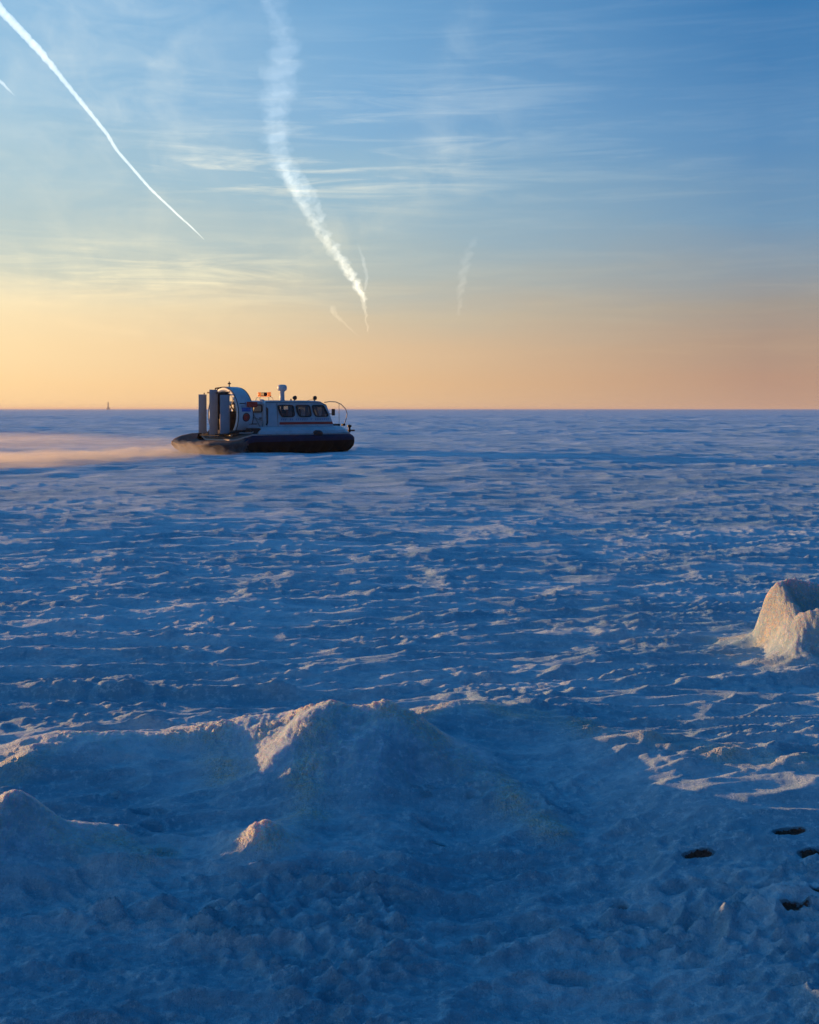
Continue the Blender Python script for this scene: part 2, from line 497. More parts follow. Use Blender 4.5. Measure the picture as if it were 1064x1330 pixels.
def sample(a):
    a = a.reshape(CNX, CNY)
    fx = np.clip((GXx[NEAR] - CX0) / CS, 0, CNX - 1.01); fy = np.clip((GYy[NEAR] - CY0) / CS, 0, CNY - 1.01)
    i = fx.astype(int); j = fy.astype(int); u = fx - i; v = fy - j
    r_ = (a[i, j] * (1 - u) + a[i + 1, j] * u) * (1 - v) + (a[i, j + 1] * (1 - u) + a[i + 1, j + 1] * u) * v
    inside = (GXx[NEAR] > CX0) & (GXx[NEAR] < CX0 + (CNX - 2) * CS) & (GYy[NEAR] > CY0) & (GYy[NEAR] < CY0 + (CNY - 2) * CS)
    return (r_ * inside).astype(np.float32)


def mound(pts, wn, wf, kind='slope', jag=0.012, wscale=1.0):
    """pts: (px, py, Y[, absolute z]) along a crest, left to right. wn / wf: foot width on the near / far side"""
    P3 = []
    for q in pts:
        x, y, z = wpt(*q[:3])
        P3.append((x, y, q[3] if len(q) > 3 else z - float(beach(x, y))))
    n0 = len(P3)
    wn = [(wn[i] if hasattr(wn, '__len__') else wn) for i in range(n0)]
    wf = [(wf[i] if hasattr(wf, '__len__') else wf) for i in range(n0)]
    Q = [tuple(P3[i]) + (wn[i], wf[i]) for i in range(n0)]
    for _ in range(2):
        Q2 = [Q[0]]
        for i in range(len(Q) - 1):
            a_, b_ = Q[i], Q[i + 1]
            Q2 += [tuple(a_[c] * .75 + b_[c] * .25 for c in range(5)), tuple(a_[c] * .25 + b_[c] * .75 for c in range(5))]
        Q = Q2 + [Q[-1]]
    P3 = [q[:3] for q in Q]; wn = [q[3] for q in Q]; wf = [q[4] for q in Q]
    d, s_, sd_ = polydist([(a, b) for a, b, c in P3], None, CXg, CYg)
    xp = np.arange(len(P3))
    zc = np.interp(s_, xp, [c for a, b, c in P3])
    wnv = np.interp(s_, xp, wn) if hasattr(wn, '__len__') else wn
    wfv = np.interp(s_, xp, wf) if hasattr(wf, '__len__') else wf
    w = np.where(sd_ > 0, wfv, wnv)
    t = np.maximum(d + NW * wscale * np.clip(d * 4, 0, 1), 0) / w
    t = np.clip(t, 0, 1)
    if kind == 'slope':
        p = 0.55 * (1 - t) ** 2 + 0.45 * (1 - t * t * (3 - 2 * t))
    elif kind == 'block':
        p = np.where(t < 0.62, 1 - 0.22 * (t / 0.62) ** 2, 0) + np.where(t >= 0.62, 0.78 * (1 - (t - 0.62) / 0.38) ** 1.6, 0)
    else:
        p = (1 - t * t) ** 1.5
    cr = perlin(CXg / 0.16, CYg / 0.14, 82) * jag
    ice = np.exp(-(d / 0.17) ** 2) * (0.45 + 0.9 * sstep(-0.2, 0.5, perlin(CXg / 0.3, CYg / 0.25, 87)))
    return np.maximum(zc, 0) * p + cr * (p > 0) * np.clip(p * 3, 0, 1), ice * np.clip(p * 2, 0, 1)


M = {}
Z0 = np.zeros(len(CXg), np.float32)


def merge(*ms_):
    z = Z0.copy(); ic = Z0.copy()
    for a, b in ms_:
        k = 0.03
        hh = np.clip(0.5 + 0.5 * (a - z) / k, 0, 1)
        z = z * (1 - hh) + a * hh + k * hh * (1 - hh) * np.clip(a * 15, 0, 1)
        ic = np.maximum(ic, b)
    return z, ic


M['central'] = merge(
    mound([(-60, 1075, 7.35), (-20, 1030, 7.65), (0, 1008, 7.8), (22, 985, 7.95), (45, 966, 8.15), (80, 955, 8.3), (150, 949, 8.4), (240, 950, 8.45), (285, 938, 8.5), (330, 931, 8.5), (372, 928, 8.45), (402, 922, 8.4)],
          [.4, .45, .5, .55, .6, .65, .7, .75, .85, 1.0, 1.1, 1.1], [.4, .4, .4, .45, .5, .5, .5, .5, .6, .7, .7, .7]),
    mound([(396, 928, 8.4), (408, 915, 8.35), (425, 910, 8.3), (452, 919, 8.3), (480, 915, 8.3), (505, 911, 8.3), (525, 917, 8.3), (545, 932, 8.25), (575, 956, 8.2), (612, 985, 8.05), (655, 1022, 7.8), (690, 1052, 7.55), (720, 1075, 7.35)],
          [1.1, 1.2, 1.3, 1.35, 1.4, 1.4, 1.35, 1.25, 1.1, .85, .6, .4, .25], [.7, .7, .7, .7, .7, .7, .7, .6, .6, .5, .4, .3, .2]),
    mound([(404, 925, 8.35), (414, 909, 8.32), (428, 904, 8.3), (442, 912, 8.3), (456, 921, 8.3)], .22, .25, 'round', 0.016, .4),
    mound([(478, 918, 8.3), (495, 908, 8.28), (510, 906, 8.28), (524, 915, 8.28), (538, 926, 8.25)], .26, .25, 'round', 0.016, .4),
    mound([(302, 940, 8.5), (288, 955, 8.35), (283, 975, 8.15), (290, 998, 7.95)], 0.26, 0.26, 'round', 0.012, .5),
    mound([(374, 930, 8.45), (358, 948, 8.3), (344, 970, 8.12), (334, 992, 7.95)], 0.22, 0.22, 'round', 0.012, .5),
    mound([(408, 930, 8.3), (412, 985, 7.95), (404, 1030, 7.65), (396, 1058, 7.45)], 0.5, 0.4, 'slope'),
    mound([(322, 1084, 6.93), (334, 1066, 6.93), (346, 1062, 6.94), (357, 1067, 6.98), (368, 1076, 7.08), (384, 1069, 7.22), (398, 1056, 7.35)], 0.24, 0.22, 'round', 0.010, 0.4),
)
M['back'] = merge(mound([(520, 945, 8.8), (545, 926, 9.0), (575, 917, 9.15), (610, 915, 9.2), (650, 924, 9.2), (690, 934, 9.1), (735, 943, 9.0), (800, 959, 8.65), (850, 963, 8.55), (900, 977, 8.3), (960, 986, 8.1), (1064, 997, 7.9), (1250, 1005, 7.7)],
                        [.9, .95, 1.0, 1.0, 1.0, .9, .9, .7, .6, .5, .5, .5, .5], [.5, .5, .5, .5, .5, .5, .4, .4, .3, .3, .3, .3, .3]))
M['left'] = merge(mound([(-150, 1110, 7.0), (-95, 1100, 7.0), (-50, 1075, 7.0), (-10, 1040, 7.0), (16, 1020, 7.0), (38, 1036, 6.98), (62, 1056, 6.97), (100, 1077, 6.95), (150, 1095, 6.93), (205, 1118, 6.88)],
                        [.8, .85, .9, .95, .9, .8, .7, .6, .45, .3], [.4, .4, .42, .38, .36, .33, .3, .25, .2, .2], 'slope', 0.014),
    mound([(-8, 1050, 6.80), (6, 1028, 6.86), (17, 1016, 6.90), (30, 1022, 6.92), (44, 1040, 6.94)], .22, .22, 'round', 0.012, .4))
M['right'] = merge(
    mound([(1010, 765, 11.95), (1015, 750, 12.0), (1026, 749, 12.1), (1060, 757, 12.3), (1130, 765, 12.6), (1220, 790, 13.0)], [.30, .36, .45, .7, .8, .8], [.30, .4, .5, .6, .6, .6], 'slope', 0.032, 0.6),
    mound([(1013, 758, 11.95), (1022, 775, 11.8), (1033, 792, 11.62), (1040, 806, 11.45)], 0.34, 0.30, 'round', 0.032, 0.6),
    mound([(925, 806, 12.5, .02), (955, 801, 12.35, .07), (980, 796, 12.2, .13), (1000, 783, 12.05, .26)], [.3, .45, .5, .5], [.2, .3, .3, .3], 'slope', 0.01),
    mound([(1038, 803, 11.42), (1044, 795, 11.38), (1052, 790, 11.35), (1075, 793, 11.3), (1140, 798, 11.3), (1250, 815, 11.4)], [.26, .3, .36, .6, .7, .7], .5, 'slope', 0.032, 0.6),
    mound([(1043, 797, 11.38), (1042, 815, 11.28), (1044, 838, 11.15), (1054, 858, 11.0), (1080, 866, 10.9, .06)], 0.22, 0.24, 'round', 0.032, 0.6),
    mound([(985, 838, 11.8, .01), (1005, 822, 11.8, .11), (1028, 810, 11.65, .26)], 0.75, 0.5, 'slope', 0.01),
    mound([(950, 850, 11.5, .01), (990, 862, 11.25, .05), (1030, 860, 11.1, .10), (1050, 855, 11.1, .14)], 0.4, 0.5, 'slope', 0.012),
)
M = {k_: (sample(soften(a, 0.030 if k_ == 'right' else 0.060)), sample(b)) for k_, (a, b) in M.items()}
names = list(M)
mz = np.stack([M[k][0] for k in names])
mi = np.stack([M[k][1] for k in names])
owner = mz.argmax(0)
mtot = mz.max(0)
srt = np.sort(mz, 0)
k = 0.05
hh = np.clip(0.5 + 0.5 * (srt[-1] - srt[-2]) / k, 0, 1)
mtot = mtot + k * hh * (1 - hh) * np.clip(srt[-2] * 10, 0, 1)
# erosion on the mounds: gullies and pits
gul = perlin(GXx[NEAR] / 0.34, GYy[NEAR] / 0.42, 84) * 0.030 + perlin(GXx[NEAR] / 0.13, GYy[NEAR] / 0.15, 85) * 0.018 + np.abs(perlin(GXx[NEAR] / 0.055, GYy[NEAR] / 0.06, 86)) * 0.010
bead = np.abs(perlin(GXx[NEAR] / 0.075, GYy[NEAR] / 0.07, 88)) * 0.030 + np.abs(perlin(GXx[NEAR] / 0.035, GYy[NEAR] / 0.035, 89)) * 0.014
mtot = mtot + bead * np.clip(mtot * 5, 0, 1) * np.where(owner == names.index('right'), 1.0, np.clip(0.15 + 0.7 * mi.max(0), 0, 1))
mtot = mtot + gul * np.clip(mtot * 6, 0, 1) * (1 - 0.4 * mi.max(0))
mtot = np.maximum(mtot, 0)
h += base
zfull = h.copy()
# base relief is calmed under a mound so that crests stay where they are drawn
calm = np.clip(mtot * 5, 0, 0.8)
zfull[NEAR] = (h[NEAR] - base[NEAR]) * (1 - calm) + base[NEAR] + mtot
ice_attr = np.zeros(len(Rr), np.float32)
hg = h.copy()
under = NEAR[mtot > 0.016]
hg[under] = np.minimum(h[under], zfull[under] - 0.003)
deep = np.zeros(len(Rr), np.float32)
deep[NEAR] = sstep(0.05, 0.2, mtot)
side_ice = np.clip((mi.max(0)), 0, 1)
# the right-hand block is glazed and painted with the golden sun glow all over
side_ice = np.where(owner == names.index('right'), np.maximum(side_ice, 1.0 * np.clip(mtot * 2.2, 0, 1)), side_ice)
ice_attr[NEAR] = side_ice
dirt = sstep(0.12, 0.45, perlin(GXx[NEAR] / 0.22, GYy[NEAR] / 0.17, 90) + 0.6 * perlin(GXx[NEAR] / 0.07, GYy[NEAR] / 0.06, 91))
msk = np.exp(-((GXx[NEAR] - 0.25) / 0.55) ** 2 - ((GYy[NEAR] - 7.75) / 0.35) ** 2) + 0.7 * np.exp(-((GXx[NEAR] + 2.35) / 0.3) ** 2 - ((GYy[NEAR] - 7.95) / 0.2) ** 2)
sand[NEAR] = np.maximum(sand[NEAR], 0.22 * dirt * np.clip(msk, 0, 1) * (mtot > 0.03))


def mesh_from_grid(name, vid_keep_faces, z, smooth=True):
    """vid_keep_faces: (n,4) vertex ids"""
    used, inv = np.unique(vid_keep_faces.ravel(), return_inverse=True)
    me = bpy.data.meshes.new(name)
    nf = len(vid_keep_faces)
    me.vertices.add(len(used)); me.loops.add(nf * 4); me.polygons.add(nf)
    cs = np.empty((len(used), 3), np.float32)
    cs[:, 0] = GXx[used]; cs[:, 1] = GYy[used]; cs[:, 2] = z[used] + ((np.clip(mz_full[used] / 0.014, 0, 1) * 0.010 - 0.006) if name != 'snow_field' else 0.0)
    me.vertices.foreach_set('co', cs.ravel())
    me.loops.foreach_set('vertex_index', inv.astype(np.int32).ravel())
    me.polygons.foreach_set('loop_start', np.arange(0, nf * 4, 4, dtype=np.int32))
    me.polygons.foreach_set('use_smooth', np.ones(nf, bool))
    me.update(calc_edges=True)
    for an, arr in (('sand', sand), ('ice', ice_attr), ('deep', deep)):
        at = me.attributes.new(an, 'FLOAT', 'POINT')
        at.data.foreach_set('value', arr[used].astype(np.float32))
    o = bpy.data.objects.new(name, me)
    col.objects.link(o)
    return o


mz_full = np.zeros(len(Rr), np.float32); mz_full[NEAR] = mtot
ii, jj = np.meshgrid(np.arange(NR - 1), np.arange(NA), indexing='ij')
jn = (jj + 1) % NA
faces = np.stack([ii * NA + jj, ii * NA + jn, (ii + 1) * NA + jn, (ii + 1) * NA + jj], -1).reshape(-1, 4)[:, ::-1]
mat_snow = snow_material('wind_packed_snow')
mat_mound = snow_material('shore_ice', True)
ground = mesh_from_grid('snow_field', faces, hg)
# close the small hole under the camera
me = ground.data
bmx = bmesh.new(); bmx.from_mesh(me)
be = [e for e in bmx.edges if e.is_boundary and e.verts[0].co.xy.length < 2]
bmesh.ops.holes_fill(bmx, edges=be, sides=0)
bmx.to_mesh(me); bmx.free()
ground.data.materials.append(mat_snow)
ground['kind'] = 'structure'
own_full = np.full(len(Rr), -1, np.int8); own_full[NEAR] = owner
lab = {
    'central': ('broad ice mound in the centre foreground, its twin rounded peaks tipped with sunlight', 'ice mound'),
    'back': ('long low snow ridge trailing off to the right behind the central mound, thin sunlit rim', 'snow ridge'),
    'left': ('ice mound cut off by the left edge, warm lit tip and shaded blue slope', 'ice mound'),
    'right': ('glazed golden ice block lit by the sun at the right edge of the snow field', 'ice mound'),
}
fm = mz_full[faces].max(1)
fo = own_full[faces[:, 0]]
for i_, k_ in enumerate(names):
    sel = (fm > 0.001) & (fo == i_)
    fs_ = faces[sel]
    # keep only the connected body of the mound
    lbl = np.arange(len(Rr), dtype=np.int32)
    while True:
        mn = lbl[fs_].min(1)
        new = lbl.copy()
        for c_ in range(4): np.minimum.at(new, fs_[:, c_], mn)
        new = new[new]
        if (new == lbl).all(): break
        lbl = new
    u_, cnt_ = np.unique(lbl[fs_[:, 0]], return_counts=True)
    fs_ = fs_[lbl[fs_[:, 0]] == u_[cnt_.argmax()]]
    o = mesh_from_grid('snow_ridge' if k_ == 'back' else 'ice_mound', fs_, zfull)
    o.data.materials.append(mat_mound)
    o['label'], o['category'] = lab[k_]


# ------------------------------------------------------------------ mesh helpers
def link(name, bm, m, parent=None, smooth=False, label=None, loc=None):
    me = bpy.data.meshes.new(name)
    bmesh.ops.recalc_face_normals(bm, faces=bm.faces)
    bm.to_mesh(me); bm.free()
    if smooth:
        for p in me.polygons: p.use_smooth = True
    if m is not None:
        for q in (m if isinstance(m, list) else [m]): me.materials.append(q)
    o = bpy.data.objects.new(name, me)
    col.objects.link(o)
    if parent is not None: o.parent = parent
    if label: o['label'] = label
    if loc: o.location = loc
    return o


def box(bm, x0, x1, y0, y1, z0, z1, bev=0.0, rot=None, mi=0):
    vs = [bm.verts.new((x, y, z)) for x in (x0, x1) for y in (y0, y1) for z in (z0, z1)]
    fs = [(0, 1, 3, 2), (4, 6, 7, 5), (0, 4, 5, 1), (2, 3, 7, 6), (0, 2, 6, 4), (1, 5, 7, 3)]
    F_ = [bm.faces.new([vs[i] for i in f]) for f in fs]
    for f in F_: f.material_index = mi
    if bev:
        es = list({e for f in F_ for e in f.edges})
        bmesh.ops.bevel(bm, geom=es, offset=bev, segments=2, affect='EDGES', profile=0.5)
    return bm


def tube(bm, pts, r, seg=8, closed=False):
    pts = [Vector(p) for p in pts]
    rings = []
    n = len(pts)
    up = None
    for i, p in enumerate(pts):
        a = pts[(i - 1) % n] if (closed or i > 0) else p
        b = pts[(i + 1) % n] if (closed or i < n - 1) else p
        t = (b - a).normalized()
        if up is None:
            up = t.orthogonal().normalized()
        up = (up - t * up.dot(t)).normalized()
        v = t.cross(up)
        rr = r[i] if hasattr(r, '__len__') else r
        rings.append([bm.verts.new(p + (up * math.cos(2 * PI * j / seg) + v * math.sin(2 * PI * j / seg)) * rr) for j in range(seg)])
    m_ = n if closed else n - 1
    for i in range(m_):
        A, B = rings[i], rings[(i + 1) % n]
        for j in range(seg):
            bm.faces.new((A[j], A[(j + 1) % seg], B[(j + 1) % seg], B[j]))
    if not closed:
        bm.faces.new(rings[0]); bm.faces.new(rings[-1])
    return bm


def lathe(bm, prof, c=(0, 0, 0), axis='Z', seg=20):
    """prof: (radius, height) along the axis"""
    rings = []
    for r, z in prof:
        ring = []
        for j in range(seg):
            a = 2 * PI * j / seg
            p = (r * math.cos(a), r * math.sin(a), z) if axis == 'Z' else ((z, r * math.cos(a), r * math.sin(a)) if axis == 'X' else (r * math.cos(a), z, r * math.sin(a)))
            ring.append(bm.verts.new(Vector(c) + Vector(p)))
        rings.append(ring)
    for i in range(len(rings) - 1):
        for j in range(seg):
            bm.faces.new((rings[i][j], rings[i][(j + 1) % seg], rings[i + 1][(j + 1) % seg], rings[i + 1][j]))
    if prof[0][0] > 0: bm.faces.new(rings[0])
    if prof[-1][0] > 0: bm.faces.new(rings[-1])
    bmesh.ops.remove_doubles(bm, verts=bm.verts, dist=1e-5)
    return bm


def prism(bm, poly, y0, y1, f0=None):
    """poly of (x, z) extruded along y; f0(x,z,y) may move a point"""
    g = f0 or (lambda x, z, y: (x, y, z))
    a = [bm.verts.new(g(x, z, y0)) for x, z in poly]
    b = [bm.verts.new(g(x, z, y1)) for x, z in poly]
    bm.faces.new(a); bm.faces.new(b[::-1])
    n = len(poly)
    for i in range(n):
        bm.faces.new((a[i], b[i], b[(i + 1) % n], a[(i + 1) % n]))
    return bm


def rpoly(pts, r, seg=4):
    """round the corners of a polygon"""
    out = []
    n = len(pts)
    for i in range(n):
        p = Vector(pts[i]); a = (Vector(pts[i - 1]) - p); b = (Vector(pts[(i + 1) % n]) - p)
        ra = min(r, a.length * 0.45); rb = min(r, b.length * 0.45)
        A = p + a.normalized() * ra; B = p + b.normalized() * rb
        for k_ in range(seg + 1):
            t = k_ / seg
            q = A * (1 - t) ** 2 + p * 2 * t * (1 - t) + B * t * t
            out.append((q.x, q.y))
    return out


def empty(name, loc, rz=0.0):
    o = bpy.data.objects.new(name, None)
    o.empty_display_size = 0.3
    col.objects.link(o)
    o.location = loc
    o.rotation_euler = (0, 0, rz)
    return o


# ------------------------------------------------------------------ hovercraft
M_white = mat('painted_aluminium', (0.50, 0.56, 0.60), 0.45, 0.0, 0.08, 1.5, 0.002, 30, grime=((0.34, 0.33, 0.32, 1), 0.5))
M_rudder = mat('rudder_paint', (0.34, 0.38, 0.43), 0.4, 0.0, 0.08, 2.0, grime=((0.30, 0.29, 0.30, 1), 0.5))
M_navy = mat('navy_skirt_fabric', (0.009, 0.020, 0.060), 0.75, 0.0, 0.25, 2.5, 0.01, 8)
M_black = mat('black_rubber_skirt', (0.014, 0.007, 0.006), 0.85, 0.0, 0.3, 2.0, 0.01, 8, grime=((0.04, 0.022, 0.018, 1), 0.35))
M_aft = mat('dusty_sunlit_stern_skirt', (0.10, 0.060, 0.050), 0.85, 0.0, 0.3, 1.6, 0.01, 8, grime=((0.26, 0.19, 0.16, 1), 0.7))  # dust plus a sunlit brown painted over the dark skirt
M_dark = mat('dark_metal', (0.025, 0.022, 0.024), 0.5, 0.4, 0.2)
M_steel = mat('bare_steel', (0.22, 0.21, 0.20), 0.4, 0.7, 0.15)
M_deck = mat('deck_coating', (0.10, 0.085, 0.07), 0.8, 0.0, 0.2, 3.0, 0.004, 30)
M_red = mat('red_stripe_paint', (0.52, 0.035, 0.020), 0.45, 0.0, 0.1)
M_orange = mat('orange_lens', (0.75, 0.13, 0.02), 0.3, 0.0, 0.1)
M_orange.node_tree.nodes['Principled BSDF'].inputs['Emission Color'].default_value = (1, 0.22, 0.03, 1)
M_orange.node_tree.nodes['Principled BSDF'].inputs['Emission Strength'].default_value = 0.55
M_blue = mat('blue_paint', (0.03, 0.12, 0.42), 0.45)
M_decal = mat('dark_decal', (0.02, 0.025, 0.04), 0.5)
M_seat = mat('seat_cloth', (0.05, 0.06, 0.10), 0.8)
M_curtain = mat('window_curtain', (0.62, 0.55, 0.50), 0.8)
M_engine = mat('engine_iron', (0.06, 0.045, 0.04), 0.6, 0.3, 0.3, 6.0)
for q_ in (M_navy, M_black): q_.node_tree.nodes['Principled BSDF'].inputs['Specular IOR Level'].default_value = 0.15
M_tan = mat('rubbing_strip', (0.42, 0.38, 0.36), 0.6)


def glass_mat():
    m = bpy.data.materials.new('window_glass')
    m.use_nodes = True
    g = NT(m.node_tree)
    for n in list(g.n): g.n.remove(n)
    t = g.new('ShaderNodeBsdfTransparent'); t.inputs[0].default_value = (0.72, 0.76, 0.80, 1)
    gl = g.new('ShaderNodeBsdfGlossy'); gl.inputs['Roughness'].default_value = 0.04
    fr = g.new('ShaderNodeFresnel'); fr.inputs[0].default_value = 1.5
    mx = g.new('ShaderNodeMixShader')
    g.l.new(g.m('ADD', g.m('MULTIPLY', fr.outputs[0], 0.8), 0.04, clamp=True), mx.inputs[0])
    g.l.new(t.outputs[0], mx.inputs[1]); g.l.new(gl.outputs[0], mx.inputs[2])
    o = g.new('ShaderNodeOutputMaterial'); g.l.new(mx.outputs[0], o.inputs[0])
    return m


M_glass = glass_mat()
HA = R(42)
U0, V0 = 4.0, 2.3
root = empty('hovercraft', (-9.36 + U0 * math.cos(HA) - V0 * math.sin(HA), 63.5 + U0 * math.sin(HA) + V0 * math.cos(HA), 0.0), HA)
root['label'] = 'white and navy hovercraft with red stripe and tall stern rudders crossing the snow'
root['category'] = 'hovercraft'
# craft frame used below: u forward from the deck's stern (0), y across (0 = middle, - = side facing the camera), z up
def L(u, y, z): return (u - U0, y, z)


def UP(px, y):
    """forward station u that appears at photo column px for a given y"""
    r = (px - 532) / F
    v = y + V0
    return (r * (63.5 + v * math.cos(HA)) + 9.36 + v * math.sin(HA)) / (math.cos(HA) - r * math.sin(HA))


def drop(u, y, z):
    """the stern deck dips towards its near corner, the far bag stands proud"""
    t = min(1, max(0, (0.9 - u) / 0.9)); t = t * t * (3 - 2 * t)
    q = min(1, max(0, (y - 0.9) / 1.1)); q = q * q * (3 - 2 * q)
    k_ = min(1, max(0, (z - 0.45) / 0.5))
    return z + k_ * t * (-0.30 * (1 - q) + 0.08 * q)


def outline(aft, side, bow, n=18):
    """deck plan: stern corners chamfered, bow rounded. offsets outwards"""
    hw = 2.3 + side
    pts = [(-aft, -hw + 0.9), (-aft + 0.7, -hw)]
    for k_ in range(1, 9):
        pts.append((-aft + 0.7 + (6.3 + aft - 0.7) * k_ / 9, -hw))
    L_ = 8.85 + bow - 6.3
    for k_ in range(n + 1):
        a = -PI / 2 + PI * k_ / n
        ca = max(0.0, math.cos(a)) ** 0.72
        pts.append((6.3 + L_ * ca, hw * (abs(math.sin(a)) ** 0.85) * (1 if a > 0 else -1)))
    for k_ in range(8, 0, -1):
        pts.append((-aft + 0.7 + (6.3 + aft - 0.7) * k_ / 9, hw))
    pts += [(-aft + 0.7, hw), (-aft, hw - 0.9)]
    # resample densely
    out = []
    P_ = pts + [pts[0]]
    acc = 0
    tot = sum((Vector(P_[i + 1]) - Vector(P_[i])).length for i in range(len(P_) - 1))
    N = 220
    st = tot / N
    i = 0; pos = 0.0
    seglen = (Vector(P_[1]) - Vector(P_[0])).length
    for k_ in range(N):
        d = k_ * st
        while d > pos + seglen and i < len(P_) - 2:
            pos += seglen; i += 1
            seglen = (Vector(P_[i + 1]) - Vector(P_[i])).length
        t = (d - pos) / max(seglen, 1e-6)
        q = Vector(P_[i]).lerp(Vector(P_[i + 1]), t)
        out.append((q.x, q.y))
    return out


def skirt(name, levels, m, scallop=0.0, nf=37):
    bm = bmesh.new()
    rings = []
    for z, aft, side, bow, sc_ in levels:
        ol = outline(aft, side, bow)
        ring = []
        n = len(ol)
        for k_, (u, y) in enumerate(ol):
            ph = abs(math.sin(PI * nf * k_ / n)) * sc_
            c = Vector((3.8, 0)); d = (Vector((u, y)) - c); d = Vector((d.x / 2.3, d.y)).normalized()
            zz = drop(u, y, z)
            ring.append(bm.verts.new(L(u + d.x * (ph - sc_ / 2), y + d.y * (ph - sc_ / 2), zz)))
        rings.append(ring)
    for a, b in zip(rings, rings[1:]):
        n = len(a)
        for k_ in range(n):
            bm.faces.new((a[k_], a[(k_ + 1) % n], b[(k_ + 1) % n], b[k_]))
    return link(name, bm, m, root, True)


# levels: z, aft, side, bow, scallop
sk = skirt('skirt_fingers', [(-0.02, 1.15, 0.02, -0.35, 0.22), (0.12, 1.4, 0.15, -0.15, 0.22), (0.3, 1.65, 0.27, 0.05, 0.17), (0.5, 1.85, 0.34, 0.18, 0.06), (0.66, 1.85, 0.35, 0.2, 0.02)], M_black)
sk['label'] = 'black segmented lower skirt fingers'
bag = skirt('skirt_bag', [(0.65, 1.85, 0.345, 0.195, 0.02), (0.78, 1.7, 0.34, 0.2, 0.0), (0.92, 1.35, 0.22, 0.1, 0.0), (1.02, 0.85, 0.04, -0.05, 0.0), (1.04, 0.5, -0.15, -0.15, 0.0)], [M_navy, M_aft])
for p in bag.data.polygons:
    if p.center.x + U0 < 0.35: p.material_index = 1
sk.data.materials.append(M_aft)
for p in sk.data.polygons:
    if p.center.x + U0 < 0.35: p.material_index = 1

# hull: deck edge and sloping side decks
bm = bmesh.new()
rings = []
for z, off in ((0.94, 0.0), (1.02, 0.04), (1.08, 0.02), (1.12, -0.06)):
    rings.append([bm.verts.new(L(u, y, drop(u, y, z))) for u, y in outline(off + 0.0, off, off - 0.1)])
for a, b in zip(rings, rings[1:]):
    n = len(a)
    for k_ in range(n): bm.faces.new((a[k_], a[(k_ + 1) % n], b[(k_ + 1) % n], b[k_]))
bm.faces.new(rings[-1]); bm.faces.new(rings[0][::-1])
deck = link('deck', bm, M_deck, root)
bm = bmesh.new()
rings = []
for z, off in ((1.02, 0.05), (1.06, 0.075), (1.12, 0.05)):
    rings.append([bm.verts.new(L(u, y, drop(u, y, z - 0.03))) for u, y in outline(off, off, off - 0.1)])
for a, b in zip(rings, rings[1:]):
    n = len(a)
    for k_ in range(n): bm.faces.new((a[k_], a[(k_ + 1) % n], b[(k_ + 1) % n], b[k_]))
link('rubbing_strip', bm, M_tan, root, True)


def hull_ring(z, inset, u0, ubow):
    out = []
    hw = 2.3 - inset
    for k_ in range(40):
        a = -PI / 2 + PI * k_ / 39
        ca = max(0.0, math.cos(a)) ** 0.72
        out.append(L(6.0 + (ubow - 6.0) * ca, hw * (abs(math.sin(a)) ** 0.85) * (1 if a > 0 else -1), z))
    return [L(u0, -hw, z)] + out + [L(u0, hw, z)]


bm = bmesh.new()
rings = [[bm.verts.new(p) for p in hull_ring(z, ins, u0, ub)] for z, ins, u0, ub in ((1.08, -0.02, 1.3, 8.8), (1.26, 0.04, 1.45, 8.65), (1.44, 0.30, 1.75, 8.35), (1.49, 0.52, 1.9, 8.1))]
for a, b in zip(rings, rings[1:]):
    n = len(a)
    for k_ in range(n): bm.faces.new((a[k_], a[(k_ + 1) % n], b[(k_ + 1) % n], b[k_]))
bm.faces.new(rings[-1]); bm.faces.new(rings[0][::-1])
link('upper_hull', bm, M_white, root, False)

# cabin: hollow shell with window openings (cut once, the result is a plain mesh)
ROOF = 2.98
CW = 1.75


def inset_y(z):            # tumblehome
    return CW - max(0, z - 2.0) * 0.10 - max(0, z - 2.8) * 0.5


def cab_f(s):
    return lambda x, z, y: (x - U0, (inset_y(z) - s) * (1 if y > 0 else -1), z)


cabpoly = [(2.13, 1.45), (7.05, 1.45), (6.92, 1.75), (6.55, 2.72), (6.15, 2.93), (5.7, 2.985), (2.7, 2.985), (2.25, 2.93), (2.13, 2.8)]
bm = bmesh.new(); prism(bm, cabpoly, -1, 1, cab_f(0)); cab = link('cabin', bm, M_white, root)
inner = [(2.2, 1.5), (6.97, 1.5), (6.85, 1.75), (6.49, 2.68), (6.12, 2.88), (5.7, 2.93), (2.7, 2.93), (2.3, 2.88), (2.2, 2.78)]
bm = bmesh.new(); prism(bm, inner, -1, 1, cab_f(0.06)); cin = link('cut', bm, None, root)
wins = [
    rpoly([(3.04, 2.70), (4.10, 2.70), (4.17, 2.15), (4.05, 2.04), (3.28, 2.04), (3.12, 2.3)], 0.12),
    rpoly([(4.30, 2.70), (5.28, 2.70), (5.38, 2.15), (5.27, 2.04), (4.54, 2.04), (4.38, 2.3)], 0.12),
    rpoly([(5.48, 2.70), (6.30, 2.70), (6.62, 2.16), (6.55, 2.05), (5.72, 2.05), (5.56, 2.3)], 0.12),
]
bm = bmesh.new()
for w in wins: prism(bm, w, -3, 3)
for v in bm.verts: v.co.x -= U0
